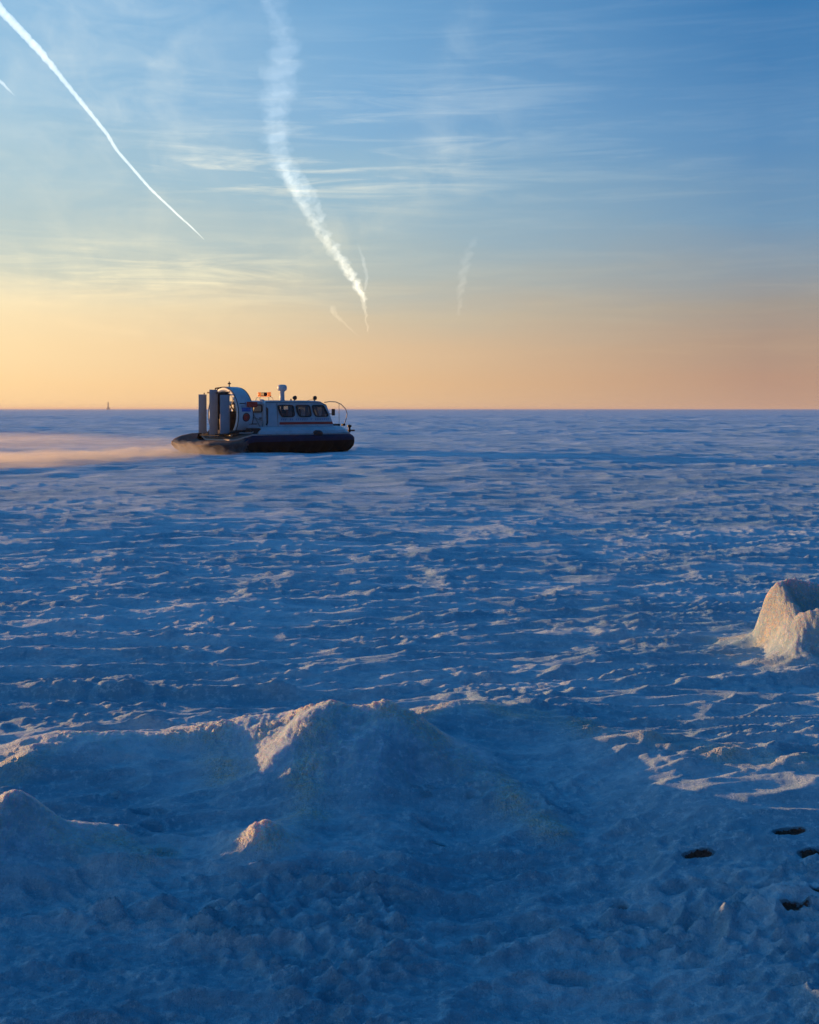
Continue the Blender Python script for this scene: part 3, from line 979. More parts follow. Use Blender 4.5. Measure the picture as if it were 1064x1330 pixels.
# windscreen: three panes across the sloping front
for ya, yb in ((-1.45, -0.55), (-0.45, 0.45), (0.55, 1.45)):
    vs = []
    for dx in (-0.35, 0.35):
        for (u, z) in ((6.88, 1.95), (6.61, 2.62)):
            for y in (ya, yb):
                vs.append(bm.verts.new((u + dx - U0, y, z)))
    q = vs
    for f in ((0, 1, 3, 2), (4, 6, 7, 5), (0, 4, 5, 1), (2, 3, 7, 6), (0, 2, 6, 4), (1, 5, 7, 3)):
        bm.faces.new([q[i] for i in f])
cw = link('cut', bm, None, root)
for c_ in (cin, cw):
    md = cab.modifiers.new('b', 'BOOLEAN'); md.operation = 'DIFFERENCE'; md.object = c_; md.solver = 'EXACT'
bpy.context.view_layer.update()
dg = bpy.context.evaluated_depsgraph_get()
newme = bpy.data.meshes.new_from_object(cab.evaluated_get(dg))
cab.modifiers.clear()
cab.data = newme
for c_ in (cin, cw): bpy.data.objects.remove(c_)


def ring_prism(bm, poly, w, y0, y1, f):
    """frame around a polygon: outer edge poly, inner edge pulled in by w"""
    c = Vector((sum(p[0] for p in poly) / len(poly), sum(p[1] for p in poly) / len(poly)))
    n = len(poly)
    inn = []
    for i in range(n):
        a = Vector(poly[i - 1]); p = Vector(poly[i]); b = Vector(poly[(i + 1) % n])
        t = (b - a).normalized(); nn = Vector((-t.y, t.x))
        if nn.dot(c - p) < 0: nn = -nn
        inn.append(p + nn * w)
    O0 = [bm.verts.new(f(x, z, y0)) for x, z in poly]; O1 = [bm.verts.new(f(x, z, y1)) for x, z in poly]
    I0 = [bm.verts.new(f(p.x, p.y, y0)) for p in inn]; I1 = [bm.verts.new(f(p.x, p.y, y1)) for p in inn]
    for i in range(n):
        j = (i + 1) % n
        bm.faces.new((O0[i], O0[j], O1[j], O1[i])); bm.faces.new((I0[i], I1[i], I1[j], I0[j]))
        bm.faces.new((O0[i], I0[i], I0[j], O0[j])); bm.faces.new((O1[i], O1[j], I1[j], I1[i]))


for sgn in (-1, 1):
    for w in wins:
        grow = []
        c = Vector((sum(p[0] for p in w) / len(w), sum(p[1] for p in w) / len(w)))
        for p in w:
            d = Vector(p) - c
            grow.append(tuple(c + d * (1 + 0.03 / d.length)))
        bm = bmesh.new()
        ring_prism(bm, grow, 0.065, -0.02, 0.025, lambda x, z, y: (x - U0, sgn * (inset_y(z) + y), z))
        fr = link('window', bm, M_dark, root)
        bm = bmesh.new()
        prism(bm, w, -0.018, -0.010, lambda x, z, y: (x - U0, sgn * (inset_y(z) + y), z))
        link('pane', bm, M_glass, fr)
# windscreen panes
for ya, yb in ((-1.45, -0.55), (-0.45, 0.45), (0.55, 1.45)):
    bm = bmesh.new()
    pl = [(ya - .03, 1.93), (yb + .03, 1.93), (yb + .03, 2.64), (ya - .03, 2.64)]
    fx = lambda y, z, d: (6.90 - (z - 1.95) * 0.395 + d + 0.0 - U0, y, z)
    ring_prism(bm, pl, 0.06, 0.0, 0.03, fx)
    fr = link('windscreen', bm, M_dark, root)
    bm = bmesh.new()
    prism(bm, pl, 0.004, 0.01, fx)
    link('pane', bm, M_glass, fr)

# stripe, lettering line, rub details on both sides of the cabin
for sgn in (-1, 1):
    bm = bmesh.new()
    prism(bm, [(3.10, 1.60), (6.98, 1.60), (6.92, 1.74), (3.10, 1.74)], 0.0, 0.012, lambda x, z, y: (x - U0, sgn * (inset_y(z) + y), z))
    link('stripe', bm, M_red, root)
    # a faded row of small blue letters above the stripe
    bm = bmesh.new()
    random.seed(5)
    u = 3.2
    while u < 6.6:
        wd = random.choice((0.09, 0.11, 0.13))
        if random.random() < 0.14:
            u += 0.16; continue
        hgt = 0.10
        prism(bm, [(u, 1.83), (u + 0.03, 1.83), (u + 0.03, 1.83 + hgt), (u, 1.83 + hgt)], 0.0, 0.006, lambda x, z, y: (x - U0, sgn * (inset_y(z) + y), z))
        prism(bm, [(u + 0.035, 1.83 + hgt - 0.025), (u + wd - 0.03, 1.83 + hgt - 0.025), (u + wd - 0.03, 1.83 + hgt), (u + 0.035, 1.83 + hgt)], 0.0, 0.006, lambda x, z, y: (x - U0, sgn * (inset_y(z) + y), z))
        u += wd + 0.035
    link('lettering', bm, M_blue, root)
# door panel groove and rail at the aft end of the cabin
bm = bmesh.new()
for sgn in (-1, 1):
    for u in (2.22, 2.98):
        prism(bm, [(u, 1.5), (u + 0.03, 1.5), (u + 0.03, 2.85), (u, 2.85)], 0.0, 0.008, lambda x, z, y: (x - U0, sgn * (inset_y(z) + y), z))
link('door_frame', bm, M_steel, root)
bm = bmesh.new()
tube(bm, [L(2.15, -1.82, 2.55), L(2.15, -1.90, 2.5), L(2.15, -1.90, 1.7), L(2.15, -1.82, 1.6)], 0.05, 6)
tube(bm, [L(2.15, 1.82, 2.55), L(2.15, 1.90, 2.5), L(2.15, 1.90, 1.7), L(2.15, 1.82, 1.6)], 0.05, 6)
link('grab_rail', bm, M_dark, root)
# rain gutter along the roof
bm = bmesh.new()
for sgn in (-1, 1):
    tube(bm, [L(2.2, sgn * 1.66, 2.86), L(6.1, sgn * 1.66, 2.86), L(6.5, sgn * 1.68, 2.74)], 0.022, 6)
link('roof_gutter', bm, M_steel, root)
# seats and curtains inside
for u in (3.3, 4.2, 5.1):
    for y in (-1.15, -0.45, 0.45, 1.15):
        bm = bmesh.new()
        box(bm, u - .25, u + .25, y - .24, y + .24, 1.65, 1.8, .04)
        box(bm, u - .30, u - .18, y - .24, y + .24, 1.78, 2.45, .04)
        for v in bm.verts: v.co.x -= U0
        link('seat', bm, M_seat, root)
bm = bmesh.new()
for w in wins:
    a = min(p[0] for p in w); b = max(p[0] for p in w)
    for u0, u1 in ((a + 0.0, a + .24), (b - .28, b - .02)):
        for sgn in (1, -1):
            n = 12
            prev = None
            for k_ in range(n + 1):
                u = u0 + (u1 - u0) * k_ / n
                y = sgn * (1.50 + 0.025 * math.sin(k_ * 2.2))
                cur = (bm.verts.new(L(u, y, 2.02)), bm.verts.new(L(u, y * 1.0 , 2.74)))
                if prev: bm.faces.new((prev[0], cur[0], cur[1], prev[1]))
                prev = cur
link('curtains', bm, M_curtain, root, True)
bm = bmesh.new()
box(bm, 6.1 - U0, 6.6 - U0, -1.3, 1.3, 1.5, 2.0, .05)
link('dashboard', bm, M_dark, root)

# engine bay behind the cabin
bm = bmesh.new()
box(bm, 1.15 - U0, 2.12 - U0, -1.45, 1.45, 1.13, 2.28, .05)
link('engine_housing', bm, M_white, root)
bm = bmesh.new()
box(bm, 1.0 - U0, 2.15 - U0, -1.5, 1.5, 2.74, 2.93, .04)
for y in (-1.45, 1.37):
    box(bm, 1.28 - U0, 1.36 - U0, y, y + .08, 2.28, 2.76)
    box(bm, 2.03 - U0, 2.12 - U0, y, y + .08, 2.28, 2.76)
link('engine_canopy', bm, M_white, root)
bm = bmesh.new()
ring_prism(bm, rpoly([(1.20, 2.30), (2.08, 2.30), (2.08, 2.74), (1.20, 2.74)], .12), 0.05, -1.52, -1.46, lambda x, z, y: (x - U0, y, z))
link('opening_frame', bm, M_dark, root)
bm = bmesh.new()
box(bm, 1.02 - U0, 1.68 - U0, -1.62, -1.50, 2.60, 2.90, .03)
link('red_locker', bm, M_red, root)
bm = bmesh.new()
for z, u0, u1 in ((1.62, 1.2, 1.75), (1.95, 1.9, 2.08)):
    box(bm, u0 - U0, u1 - U0, -1.475, -1.452, z, z + .05)
box(bm, 1.16 - U0, 2.3 - U0, -1.62, -1.47, 1.30, 1.38)
link('vent_slot', bm, M_dark, root)
bm = bmesh.new()
tube(bm, [L(1.3, -1.5, 2.5), L(1.9, -1.52, 1.5)], .02, 6)
tube(bm, [L(1.1, -1.5, 2.1), L(2.05, -1.52, 1.85)], .02, 6)
link('brace', bm, M_steel, root)
bm = bmesh.new()
box(bm, 0.9 - U0, 1.6 - U0, -2.1, -1.55, 1.1, 1.42, .06)
box(bm, 0.9 - U0, 1.6 - U0, 1.55, 2.1, 1.1, 1.42, .06)
link('deck_locker', bm, M_dark, root)

# propeller duct
DC = (0.0, 2.18)
Ro, Ri = 1.58, 1.30
bm = bmesh.new()
prof = [(Ri + .02, 0.0), (Ri, .12), (Ri, .75), (Ri + .06, .98), (Ri + .16, 1.03), (Ro - .06, 1.0), (Ro - .01, .88), (Ro, .4), (Ro, .06), (Ro - .05, 0.0)]
seg = 72
rings = []
for r, x in prof + [prof[0]]:
    rings.append([(r, x)])
vs = []
for r, x in prof:
    vs.append([bm.verts.new(L(0.45 + x, DC[0] + r * math.cos(2 * PI * j / seg), DC[1] + r * math.sin(2 * PI * j / seg))) for j in range(seg)])
n = len(vs)
for i in range(n):
    A, B = vs[i], vs[(i + 1) % n]
    for j in range(seg): bm.faces.new((A[j], A[(j + 1) % seg], B[(j + 1) % seg], B[j]))
duct = link('propeller_duct', bm, M_white, root, True)
bm = bmesh.new()
A_ = None
for x in (0.47, 1.38):
    B_ = [bm.verts.new(L(x, DC[0] + (Ri - .008) * math.cos(2 * PI * j / 60), DC[1] + (Ri - .008) * math.sin(2 * PI * j / 60))) for j in range(60)]
    if A_:
        for j in range(60): bm.faces.new((A_[j], A_[(j + 1) % 60], B_[(j + 1) % 60], B_[j]))
    A_ = B_
link('duct_liner', bm, M_engine, duct, True)
# dark lip on the outer edges of the duct
bm = bmesh.new()
for x, r in ((0.45, Ro - .02), (1.45, Ro - .05)):
    tube(bm, [L(x, DC[0] + r * math.cos(2 * PI * j / 60), DC[1] + r * math.sin(2 * PI * j / 60)) for j in range(60)], .022, 6, True)
link('duct_rim', bm, M_dark, duct)


def on_duct(ang, du, rr):   # ang measured from the camera side (-y) upwards
    return L(0.45 + du, DC[0] - rr * math.cos(ang), DC[1] + rr * math.sin(ang))


def duct_patch(name, a0, a1, d0, d1, m, n=8, lift=.008):
    bm = bmesh.new()
    prev = None
    for k_ in range(n + 1):
        a = a0 + (a1 - a0) * k_ / n
        cur = [bm.verts.new(on_duct(a, d, Ro + lift)) for d in (d0, d1)] + [bm.verts.new(on_duct(a, d, Ro - .01)) for d in (d0, d1)]
        if prev:
            bm.faces.new((prev[0], cur[0], cur[1], prev[1]))
        prev = cur
    return link(name, bm, m, duct)


duct_patch('white_band', R(14), R(19), .18, .80, M_rudder)
duct_patch('blue_band', R(6), R(14), .20, .80, M_blue)
duct_patch('small_marking', R(22), R(24), .12, .50, M_decal)
bm = bmesh.new()   # looped marking above the bands
tube(bm, [on_duct(R(21), .52, Ro + .02), on_duct(R(25.5), .55, Ro + .02), on_duct(R(27.5), .66, Ro + .02), on_duct(R(25.5), .77, Ro + .02), on_duct(R(21), .78, Ro + .02)], .024, 5)
link('looped_marking', bm, M_blue, duct)


def disc_on_duct(name, ac, dc, r, m, lift, r_in=0.0):
    bm = bmesh.new()
    ring = []; ring2 = []
    for j in range(28):
        a = 2 * PI * j / 28
        ring.append(bm.verts.new(on_duct(ac + r * math.sin(a) / Ro, dc + r * math.cos(a), Ro + lift)))
        ring2.append(bm.verts.new(on_duct(ac + r_in * math.sin(a) / Ro, dc + r_in * math.cos(a), Ro + lift)))
    for j in range(28):
        bm.faces.new((ring[j], ring[(j + 1) % 28], ring2[(j + 1) % 28], ring2[j]))
    return link(name, bm, m, duct)


disc_on_duct('emblem_disc', R(-5.5), .50, .25, M_decal, .010, 0.001)
disc_on_duct('emblem_ring', R(-5.5), .50, .19, M_red, .016, 0.13)
disc_on_duct('emblem_centre', R(-5.5), .50, .10, M_red, .018, 0.001)

# propeller, hub, stators inside the duct
bm = bmesh.new()
lathe(bm, [(0.0, .25), (.10, .28), (.17, .40), (.19, .6), (.19, 1.1)], L(0.45, 0, DC[1]), 'X', 16)
hub = link('propeller_hub', bm, M_engine, root, True)
for k_ in range(5):
    a = 2 * PI * k_ / 5 + 0.35
    bm = bmesh.new()
    secs = []
    for r_, ch, tw in ((.17, .16, R(45)), (.5, .26, R(35)), (.9, .25, R(26)), (1.25, .16, R(20))):
        s = []
        for q in range(8):
            t = 2 * PI * q / 8
            cx = math.cos(t) * ch / 2; th = math.sin(t) * ch * .08
            s.append(Vector((cx * math.sin(tw) + th * math.cos(tw), cx * math.cos(tw) - th * math.sin(tw), r_)))
        secs.append(s)
    rot = Matrix.Rotation(a, 3, 'X')
    vs = [[bm.verts.new(Vector(L(.89, 0, DC[1])) + rot @ p) for p in s] for s in secs]
    for A, B in zip(vs, vs[1:]):
        for q in range(8): bm.faces.new((A[q], A[(q + 1) % 8], B[(q + 1) % 8], B[q]))
    bm.faces.new(vs[-1]); bm.faces.new(vs[0][::-1])
    link('propeller_blade', bm, M_dark, root, True)
bm = bmesh.new()
for k_ in range(4):
    a = PI / 4 + k_ * PI / 2
    tube(bm, [L(1.29, .15 * math.cos(a), DC[1] + .15 * math.sin(a)), L(1.29, 1.32 * math.cos(a), DC[1] + 1.32 * math.sin(a))], .04, 6)
link('duct_stay', bm, M_dark, root)
# engine and gearbox block seen through the duct
bm = bmesh.new()
box(bm, .55 - U0, 1.25 - U0, -.55, .55, 1.12, 2.25, .06)
box(bm, .45 - U0, .75 - U0, -.28, .28, 1.2, 2.0, .05)
tube(bm, [L(.9, -.7, 1.2), L(.9, -.75, 2.0), L(1.2, -.8, 2.3)], .09, 8)
tube(bm, [L(.7, .6, 1.15), L(.7, .65, 1.9), L(1.1, .8, 2.2)], .09, 8)
link('engine_block', bm, M_engine, root)
# duct base fairing
bm = bmesh.new()
prism(bm, [(.2, 1.1), (1.4, 1.1), (1.25, 1.3), (.35, 1.3)], -1.35, 1.35)
for v in bm.verts: v.co.x -= U0
link('duct_plinth', bm, M_engine, root)

# rudders
for y, z0, z1, u0, u1 in ((-.92, 1.10, 3.28, UP(286, -.92), UP(298.5, -.92)), (0.0, .92, 3.58, UP(272, 0), UP(283, 0)), (.92, 1.12, 3.32, UP(258, .92), UP(268.5, .92))):
    bm = bmesh.new()
    secs = []
    for z in (z0, z0 + .03, z1 - .03, z1):
        tk = .035 if z in (z0, z1) else .055
        s = []
        for q in range(14):
            t = 2 * PI * q / 14
            cx = math.cos(t); th = math.sin(t) * tk * (1 + .3 * cx)
            s.append(bm.verts.new(Vector(((u0 + u1) / 2 - U0 + cx * (u1 - u0) / 2, y + th, z))))
        secs.append(s)
    for A, B in zip(secs, secs[1:]):
        for q in range(14): bm.faces.new((A[q], A[(q + 1) % 14], B[(q + 1) % 14], B[q]))
    bm.faces.new(secs[0][::-1]); bm.faces.new(secs[-1])
    rd = link('rudder', bm, M_rudder, root, False)
    bm = bmesh.new()
    uh = u0 + (u1 - u0) * .7
    tube(bm, [L(uh, y, z0 - .06), L(uh, y, z0 + .02)], .03, 6); tube(bm, [L(uh, y, z1 - .02), L(uh, y, z1 + .1)], .03, 6)
    link('hinge', bm, M_dark, rd)
bm = bmesh.new()
tube(bm, [L(.26, -1.45, 1.2), L(-.1, -1.1, 1.05), L(-.1, 1.1, 1.05), L(.26, 1.45, 1.2)], .045, 6)
tube(bm, [L(.30, -.9, 3.45), L(-.02, -.92, 3.38), L(-.02, .92, 3.42), L(.30, .9, 3.45)], .04, 6)
tube(bm, [L(.30, 0, 3.7), L(-.05, 0, 3.66)], .04, 6)
tube(bm, [L(-.45, -1.0, 1.02), L(-.45, 1.0, 1.02)], .03, 6)
link('rudder_frame', bm, M_dark, root)

# stern light on top of the duct
bm = bmesh.new()
tube(bm, [L(.85, 0, 3.72), L(.85, 0, 3.9)], [.04, .03], 8)
lathe(bm, [(.10, 3.90), (.10, 3.95), (.03, 3.99), (.03, 4.06)], L(.85, 0, 0), 'Z', 12)
link('stern_light', bm, M_dark, root)
# aft deck details
bm = bmesh.new()
tube(bm, [L(.08, -2.2, 1.16), L(.9, -2.2, 1.16), L(1.3, -1.9, 1.3)], .03, 6)
link('deck_rail', bm, M_tan, root)

# roof equipment: amber light bar
UB = UP(343.5, 0)
bm = bmesh.new()
box(bm, UB - .04 - U0, UB + .04 - U0, -.62, .62, 3.19, 3.25, .01)
lb = link('light_bar', bm, M_red, root)
for y in (-.45, .45):
    bm = bmesh.new()
    tube(bm, [L(UB, y, 2.95), L(UB, y, 3.20)], .016, 6)
    tube(bm, [L(UB, y * 1.35, 3.20), L(UB, y * 1.8, 3.14), L(UB, y * 2.0, 2.95)], .016, 6)
    link('bar_leg', bm, M_steel, lb)
for y in (-.48, .48):
    bm = bmesh.new()
    lathe(bm, [(.12, 3.25), (.13, 3.29), (.09, 3.33), (.09, 3.37), (.125, 3.40), (.11, 3.46), (0, 3.48)], L(UB, y, 0), 'Z', 14)
    link('amber_beacon', bm, M_orange, lb, True)
bm = bmesh.new()
box(bm, UB - .14 - U0, UB + .14 - U0, -.17, .17, 3.25, 3.46, .03)
link('searchlight', bm, M_dark, lb)
# radar
UR = UP(366.5, .2)
bm = bmesh.new()
lathe(bm, [(.19, 2.97), (.15, 3.03), (.14, 3.5), (.20, 3.58)], L(UR, .2, 0), 'Z', 18)
mast = link('radar_mast', bm, M_white, root, True)
bm = bmesh.new()
lathe(bm, [(.16, 3.55), (.26, 3.60), (.285, 3.68), (.29, 3.78), (.26, 3.88), (.18, 3.93), (0, 3.94)], L(UR, .2, 0), 'Z', 22)
link('radar_dome', bm, M_white, mast, True)
# two round searchlights on the roof edge
for px_, y in ((382.5, -.5), (408.5, -.5)):
    u = UP(px_, y)
    bm = bmesh.new()
    tube(bm, [L(u, y, 2.95), L(u, y, 3.05)], .03, 8)
    lathe(bm, [(0, -.09), (.08, -.08), (.125, 0), (.13, .08), (.12, .10), (0, .10)], L(u, y, 3.15), 'X', 14)
    link('roof_lamp', bm, M_dark, root, True)
bm = bmesh.new()
lathe(bm, [(.05, 2.97), (.05, 3.05), (0, 3.12)], L(UP(378, 0), 0, 0), 'Z', 10)
link('roof_stud', bm, M_dark, root)
bm = bmesh.new()
lathe(bm, [(.16, 2.97), (.16, 3.0), (.08, 3.04), (0, 3.05)], L(2.4, -1.0, 0), 'Z', 12)
link('roof_vent', bm, M_white, root)
# forward hoop rail around the bow
HY = .85
def hoop(sg):
    out = []
    for px_, yy, z in ((421, 1.3, 2.88), (428, 1.2, 2.93), (436, 1.1, 2.92), (443, 1.0, 2.78), (449, .92, 2.5), (451, .88, 2.2), (449.5, .86, 1.85), (446.5, .85, 1.47)):
        out.append(L(UP(px_, -yy), sg * yy, z))
    return out
for sg in (-1, 1):
    bm = bmesh.new()
    tube(bm, hoop(sg), .026, 7)
    link('bow_rail', bm, M_steel, root, True)
    bm = bmesh.new()
    us = UP(440.5, -1.05)
    tube(bm, [L(us, sg * 1.05, 2.84), L(us, sg * 1.05, 1.47)], .016, 6)
    link('rail_stanchion', bm, M_steel, root, True)
bm = bmesh.new()
tube(bm, [L(5.9, -.6, 2.98), L(6.3, -.6, 3.08), L(6.6, -.5, 3.0)], .01, 5)
link('aerial', bm, M_dark, root)
# mirrors, anchors, bow bitts, fender
for sgn in (-1, 1):
    bm = bmesh.new()
    box(bm, 6.95 - U0, 7.05 - U0, sgn * 1.75 - .12, sgn * 1.75 + .12, 2.10, 2.50, .03)
    tube(bm, [L(6.75, sgn * 1.62, 2.2), L(7.0, sgn * 1.75, 2.2)], .02, 6)
    link('mirror', bm, M_dark, root)
bm = bmesh.new()
for px_, y, l_ in ((435, -1.1, .34), (439.5, -1.1, .16), (446, -.85, .2)):
    u = UP(px_, y) - U0
    box(bm, u - l_ / 2, u + l_ / 2, y - .1, y + .1, 1.46, 1.60, .03)
link('bitts', bm, M_dark, root)
bm = bmesh.new()
lathe(bm, [(.07, 1.05), (.07, 1.35), (.13, 1.40), (.13, 1.50), (0, 1.54)], L(UP(454, -.4), -.4, 0), 'Z', 10)
box(bm, UP(452, -.4) - U0, UP(460, -.4) - U0, -.5, -.3, 1.12, 1.22, .03)
link('bow_fitting', bm, M_dark, root)
bm = bmesh.new()
lathe(bm, [(0, 5.05), (.14, 5.12), (.2, 5.25), (.2, 5.55), (.14, 5.68), (0, 5.75)], (-U0, -2.32, 1.06), 'X', 12)
link('fender', bm, M_dark, root, True)
for p_ in ():
    pass

# ------------------------------------------------------------------ far light tower on the horizon
tw = empty('light_tower', wpt(140.5, 531, 4200)[:2] + (0,))
tw['label'] = 'tiny light tower on the horizon far left of the hovercraft'
tw['category'] = 'tower'
M_tw = mat('tower_paint', (0.5, 0.36, 0.28), 0.7)
bm = bmesh.new(); lathe(bm, [(2.6, 0), (2.3, 1.4), (1.7, 3.0)], (0, 0, 0), 'Z', 12); link('base', bm, M_tw, tw)
bm = bmesh.new()
lathe(bm, [(1.0, 3.0), (.55, 8.6)], (0, 0, 0), 'Z', 10); link('shaft', bm, M_tw, tw)
bm = bmesh.new()
lathe(bm, [(.9, 8.6), (.9, 8.8), (.6, 8.85), (.6, 9.6), (.75, 9.65), (0, 10.3)], (0, 0, 0), 'Z', 10); link('lantern', bm, M_tw, tw)

tw.scale = (3.0, 3.0, 2.75)

# ------------------------------------------------------------------ snow blown up by the fans
def volume_mat(name, color, dens, aniso=0.3, emis=None, estr=0.0):
    m = bpy.data.materials.new(name)
    m.use_nodes = True
    g = NT(m.node_tree)
    for n in list(g.n): g.n.remove(n)
    o = g.new('ShaderNodeOutputMaterial')
    if emis:
        e = g.new('ShaderNodeEmission'); e.inputs[0].default_value = emis; e.inputs[1].default_value = estr
        g.l.new(e.outputs[0], o.inputs['Volume'])
    else:
        v = g.new('ShaderNodeVolumePrincipled')
        v.inputs['Color'].default_value = color
        v.inputs['Density'].default_value = dens
        v.inputs['Anisotropy'].default_value = aniso
        g.l.new(v.outputs[0], o.inputs['Volume'])
    return m, g


def plume(name, path, m, seg=20, lump=0.25, seed=1, k=1.0):
    """path: (x, y, half width across, height); a flattened lumpy cloud lying on the snow"""
    bm = bmesh.new()
    n = len(path)
    rings = []
    for i, (x, y, hw, ht) in enumerate(path):
        a = Vector(path[max(0, i - 1)][:2]); b = Vector(path[min(n - 1, i + 1)][:2])
        t = (b - a).normalized(); nn = Vector((-t.y, t.x))
        ring = []
        for j in range(seg):
            th = 2 * PI * j / seg
            w = 1 + lump * float(perlin(np.array([i * 0.45 * k + seed * 5.0]), np.array([th * 1.3]), seed)[0]) * 2
            c_, s_ = math.cos(th), math.sin(th)
            zz = s_ * ht * (w if s_ > 0 else .3)
            p = Vector((x, y)) + nn * c_ * hw * w
            ring.append(bm.verts.new((p.x, p.y, max(zz, -0.25))))
        rings.append(ring)
    for A, B in zip(rings, rings[1:]):
        for j in range(seg): bm.faces.new((A[j], A[(j + 1) % seg], B[(j + 1) % seg], B[j]))
    bm.faces.new(rings[0][::-1]); bm.faces.new(rings[-1])
    o = link(name, bm, m, None, True)
    return o


def interp_path(pts, n):
    out = []
    for i in range(n):
        t = i / (n - 1) * (len(pts) - 1)
        k_ = min(int(t), len(pts) - 2); f_ = t - k_
        out.append(tuple(pts[k_][q] * (1 - f_) + pts[k_ + 1][q] * f_ for q in range(4)))
    return out


m_dust, _ = volume_mat('blown_snow', (0.97, 0.95, 0.93, 1), 0.24, 0.5)
m_dust2, _ = volume_mat('blown_snow_thin', (0.97, 0.95, 0.93, 1), 0.026, 0.5)
m_dust3, _ = volume_mat('blown_snow_dense', (0.97, 0.95, 0.93, 1), 0.32, 0.45)
def at(px, Y): return ((px - 532) / F * Y, Y)
d1 = plume('snow_spray', interp_path([at(395, 62.6) + (.15, .10), at(335, 62.4) + (.35, .2), at(290, 62.0) + (.6, .38), at(230, 60.8) + (2.0, .50), at(150, 57.8) + (3.2, .46), at(60, 54.6) + (4.4, .44), at(-60, 51.4) + (5.6, .42), at(-250, 48.5) + (7.0, .4)], 110), m_dust, seed=3, lump=.4)
d1['kind'] = 'stuff'; d1['label'] = 'pale band of blown snow trailing low behind the hovercraft to the left edge'; d1['category'] = 'blown snow'
d2 = plume('snow_haze', interp_path([at(300, 66) + (1.0, .4), at(235, 70) + (4, .45), at(150, 72) + (9, .42), at(40, 76) + (15, .45), at(-150, 82) + (20, .45), at(-400, 90) + (24, .4)], 80), m_dust2, seed=7, lump=.4)
d2['kind'] = 'stuff'; d2['label'] = 'thin veil of drifting snow spreading over the ice beyond the trailing spray'; d2['category'] = 'blown snow'
d3 = plume('snow_spray', interp_path([at(318, 62.7) + (.15, .2), at(285, 62.6) + (.4, .5), at(250, 62.6) + (.7, .75), at(215, 62.3) + (.8, .6), at(190, 62) + (.4, .3)], 40), m_dust3, seed=9)
d3['kind'] = 'stuff'; d3['label'] = 'dense puff of snow dust thrown up along the brown stern skirt'; d3['category'] = 'blown snow'

# ------------------------------------------------------------------ contrails, at their own altitude
ALT = 8000.0


def sky_pt(px, py, alt=ALT):
    y = alt * F / (531 - py)
    return Vector(((px - 532) / F * y, y, alt + H))


def contrail(name, pts, col_e, k, m=None, parent=None, seed=1, jag=0.25, step=14, seg=10, sub=10, wob=0.0):
    """pts: (px, py, width in photo pixels). Round noise-roughened trail; its own emission stands in for scattered high sun"""
    P_ = []
    for i in range(len(pts) - 1):
        a, b = pts[i], pts[i + 1]
        n = max(2, int(math.hypot(b[0] - a[0], b[1] - a[1]) / step * sub))
        for q in range(n):
            t = q / n
            P_.append([a[c] * (1 - t) + b[c] * t for c in range(3)])
    P_.append(list(pts[-1]))
    # smooth
    for _ in range(12):
        P_ = [P_[0]] + [[(P_[i - 1][c] + 2 * P_[i][c] + P_[i + 1][c]) / 4 for c in range(3)] for i in range(1, len(P_) - 1)] + [P_[-1]]
    bm = bmesh.new()
    rings = []
    for i, (px, py, w) in enumerate(P_):
        s = i * 0.13 + seed * 9.7
        if wob:
            px += wob * float(perlin(np.array([s * 1.1]), np.array([0.5]), seed)[0])
        c = sky_pt(px, py)
        r = w / F * c.y / 2
        ring = []
        for j in range(seg):
            th = 2 * PI * j / seg
            cx, cz = math.cos(th), math.sin(th)
            q = 1 + jag * float(perlin(np.array([s * 1.6 + cx * .8]), np.array([cz * .8 + 3.1]), seed)[0]) * 2 + jag * 0.7 * float(perlin(np.array([s * 4.1 + cx * 1.6]), np.array([cz * 1.6]), seed + 3)[0]) * 2
            ring.append(bm.verts.new(c + Vector((cx * r * q, 0, cz * r * q * 0.6))))
        rings.append(ring)
    for A, B in zip(rings, rings[1:]):
        for j in range(seg): bm.faces.new((A[j], A[(j + 1) % seg], B[(j + 1) % seg], B[j]))
    bm.faces.new(rings[0][::-1]); bm.faces.new(rings[-1])
    return link(name, bm, m, parent, True)


def trail_glow_mat(name, c, s):  # emission only: the trail's sunlit whiteness is put in as glow
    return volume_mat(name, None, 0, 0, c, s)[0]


tm1 = trail_glow_mat('fresh_contrail', (1.0, 0.95, 0.82, 1), 0.0013)
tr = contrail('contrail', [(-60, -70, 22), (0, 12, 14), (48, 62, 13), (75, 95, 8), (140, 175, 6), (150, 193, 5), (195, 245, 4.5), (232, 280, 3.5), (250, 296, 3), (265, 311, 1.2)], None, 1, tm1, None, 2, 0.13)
tr['label'] = 'crisp white contrail slanting down from the top left corner'
tr['category'] = 'contrail'; tr['group'] = 'contrails in the sky'
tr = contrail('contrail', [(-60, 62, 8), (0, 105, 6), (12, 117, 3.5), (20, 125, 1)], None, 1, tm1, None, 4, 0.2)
tr['label'] = 'short stub of contrail at the left edge, below the long crisp one'
tr['category'] = 'contrail'; tr['group'] = 'contrails in the sky'
tm2 = trail_glow_mat('old_contrail', (1.0, 0.86, 0.62, 1), 0.00008)
tm3 = trail_glow_mat('wispy_contrail', (1.0, 0.97, 0.88, 1), 0.00008)
r2_ = empty('contrail', sky_pt(430, 300)[:])
r2_['label'] = 'wide frayed old contrail curving down above the hovercraft, tapering near the horizon'
r2_['category'] = 'contrail'; r2_['group'] = 'contrails in the sky'
inv = Matrix.Translation(-r2_.location)


def part_of_trail(o):
    o.data.transform(Matrix.Translation(-r2_.location))
    o.parent = r2_


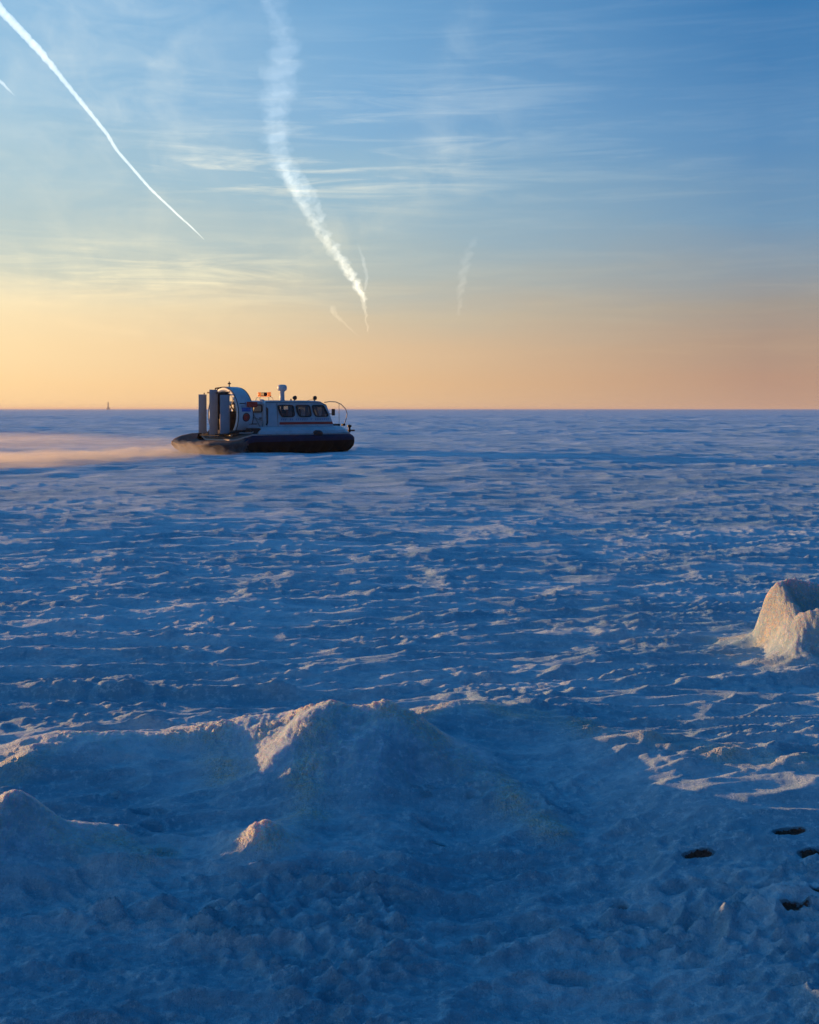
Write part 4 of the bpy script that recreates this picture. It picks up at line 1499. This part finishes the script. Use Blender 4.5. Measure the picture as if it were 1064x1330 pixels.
part_of_trail(contrail('trail_core', [(362, 215, 14), (378, 240, 16), (400, 275, 13), (412, 300, 11), (430, 320, 13), (448, 342, 12), (462, 365, 12), (472, 385, 9), (475, 405, 4), (477, 430, 2)], None, 1, tm2, None, 5, 0.5, wob=3))
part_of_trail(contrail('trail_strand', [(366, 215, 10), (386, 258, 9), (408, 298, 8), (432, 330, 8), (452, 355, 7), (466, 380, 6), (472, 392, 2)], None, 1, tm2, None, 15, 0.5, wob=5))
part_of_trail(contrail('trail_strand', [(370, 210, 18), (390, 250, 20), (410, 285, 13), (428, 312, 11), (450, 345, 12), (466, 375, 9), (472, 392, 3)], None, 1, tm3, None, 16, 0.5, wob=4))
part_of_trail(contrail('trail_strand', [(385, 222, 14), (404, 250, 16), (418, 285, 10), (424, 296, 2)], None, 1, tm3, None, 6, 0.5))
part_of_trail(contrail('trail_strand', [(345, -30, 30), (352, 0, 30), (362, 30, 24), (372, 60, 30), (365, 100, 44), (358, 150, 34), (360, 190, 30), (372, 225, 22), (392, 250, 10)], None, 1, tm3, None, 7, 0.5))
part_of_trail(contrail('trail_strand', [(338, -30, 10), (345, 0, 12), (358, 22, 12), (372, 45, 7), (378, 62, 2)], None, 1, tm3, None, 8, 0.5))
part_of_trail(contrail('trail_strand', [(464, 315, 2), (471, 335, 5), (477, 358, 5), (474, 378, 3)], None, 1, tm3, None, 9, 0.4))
tr = contrail('contrail', [(430, 398, 8), (436, 410, 7), (450, 422, 4), (462, 434, 2), (470, 440, 1)], None, 1, trail_glow_mat('low_contrail', (1.0, 0.85, 0.6, 1), 0.00003), None, 10, 0.4)
tr['label'] = 'small curled contrail scrap just left of the lower tip of the frayed one'
tr['category'] = 'contrail'; tr['group'] = 'contrails in the sky'
tr = contrail('contrail', [(618, 308, 8), (606, 335, 12), (602, 355, 12), (598, 380, 9), (596, 410, 3)], None, 1, trail_glow_mat('faint_contrail', (1.0, 0.92, 0.78, 1), 0.000018), None, 12, 0.5)
tr['label'] = 'faint upright scrap of contrail alone in the sky right of centre'
tr['category'] = 'contrail'; tr['group'] = 'contrails in the sky'

# ------------------------------------------------------------------ the air over the ice
bm = bmesh.new()
box(bm, -62000, 62000, -62000, 62000, -2.0, 13.0)
m_haze, _ = volume_mat('thin_air', (0.97, 0.94, 0.92, 1), 0.00012, 0.2)
hz = link('haze', bm, m_haze)
hz['kind'] = 'stuff'


def split_loose(o):
    bm = bmesh.new(); bm.from_mesh(o.data)
    seen = set(); groups_ = []
    bm.verts.ensure_lookup_table()
    for v in bm.verts:
        if v.index in seen: continue
        st_ = [v]; seen.add(v.index); comp = []
        while st_:
            q = st_.pop(); comp.append(q.index)
            for e in q.link_edges:
                w = e.other_vert(q)
                if w.index not in seen: seen.add(w.index); st_.append(w)
        groups_.append(set(comp))
    bm.free()
    if len(groups_) < 2: return
    for gset in groups_[1:]:
        n = o.copy(); n.data = o.data.copy(); col.objects.link(n); n.parent = o.parent
        b = bmesh.new(); b.from_mesh(n.data)
        bmesh.ops.delete(b, geom=[v for v in b.verts if v.index not in gset], context='VERTS')
        b.to_mesh(n.data); b.free()
    b = bmesh.new(); b.from_mesh(o.data)
    bmesh.ops.delete(b, geom=[v for v in b.verts if v.index not in groups_[0]], context='VERTS')
    b.to_mesh(o.data); b.free()


for o in list(col.objects):
    k_ = o.name.split('.')[0]
    if o.type == 'MESH' and k_ in ('door_frame', 'grab_rail', 'roof_gutter', 'curtains', 'vent_slot', 'brace', 'deck_locker', 'bitts', 'duct_stay', 'rudder_frame', 'hinge', 'duct_rim'):
        split_loose(o)
for o in list(col.objects):
    k_ = o.name.split('.')[0]
    if k_ == 'curtains': o.name = 'curtain'
    if k_ == 'bitts': o.name = 'bollard'
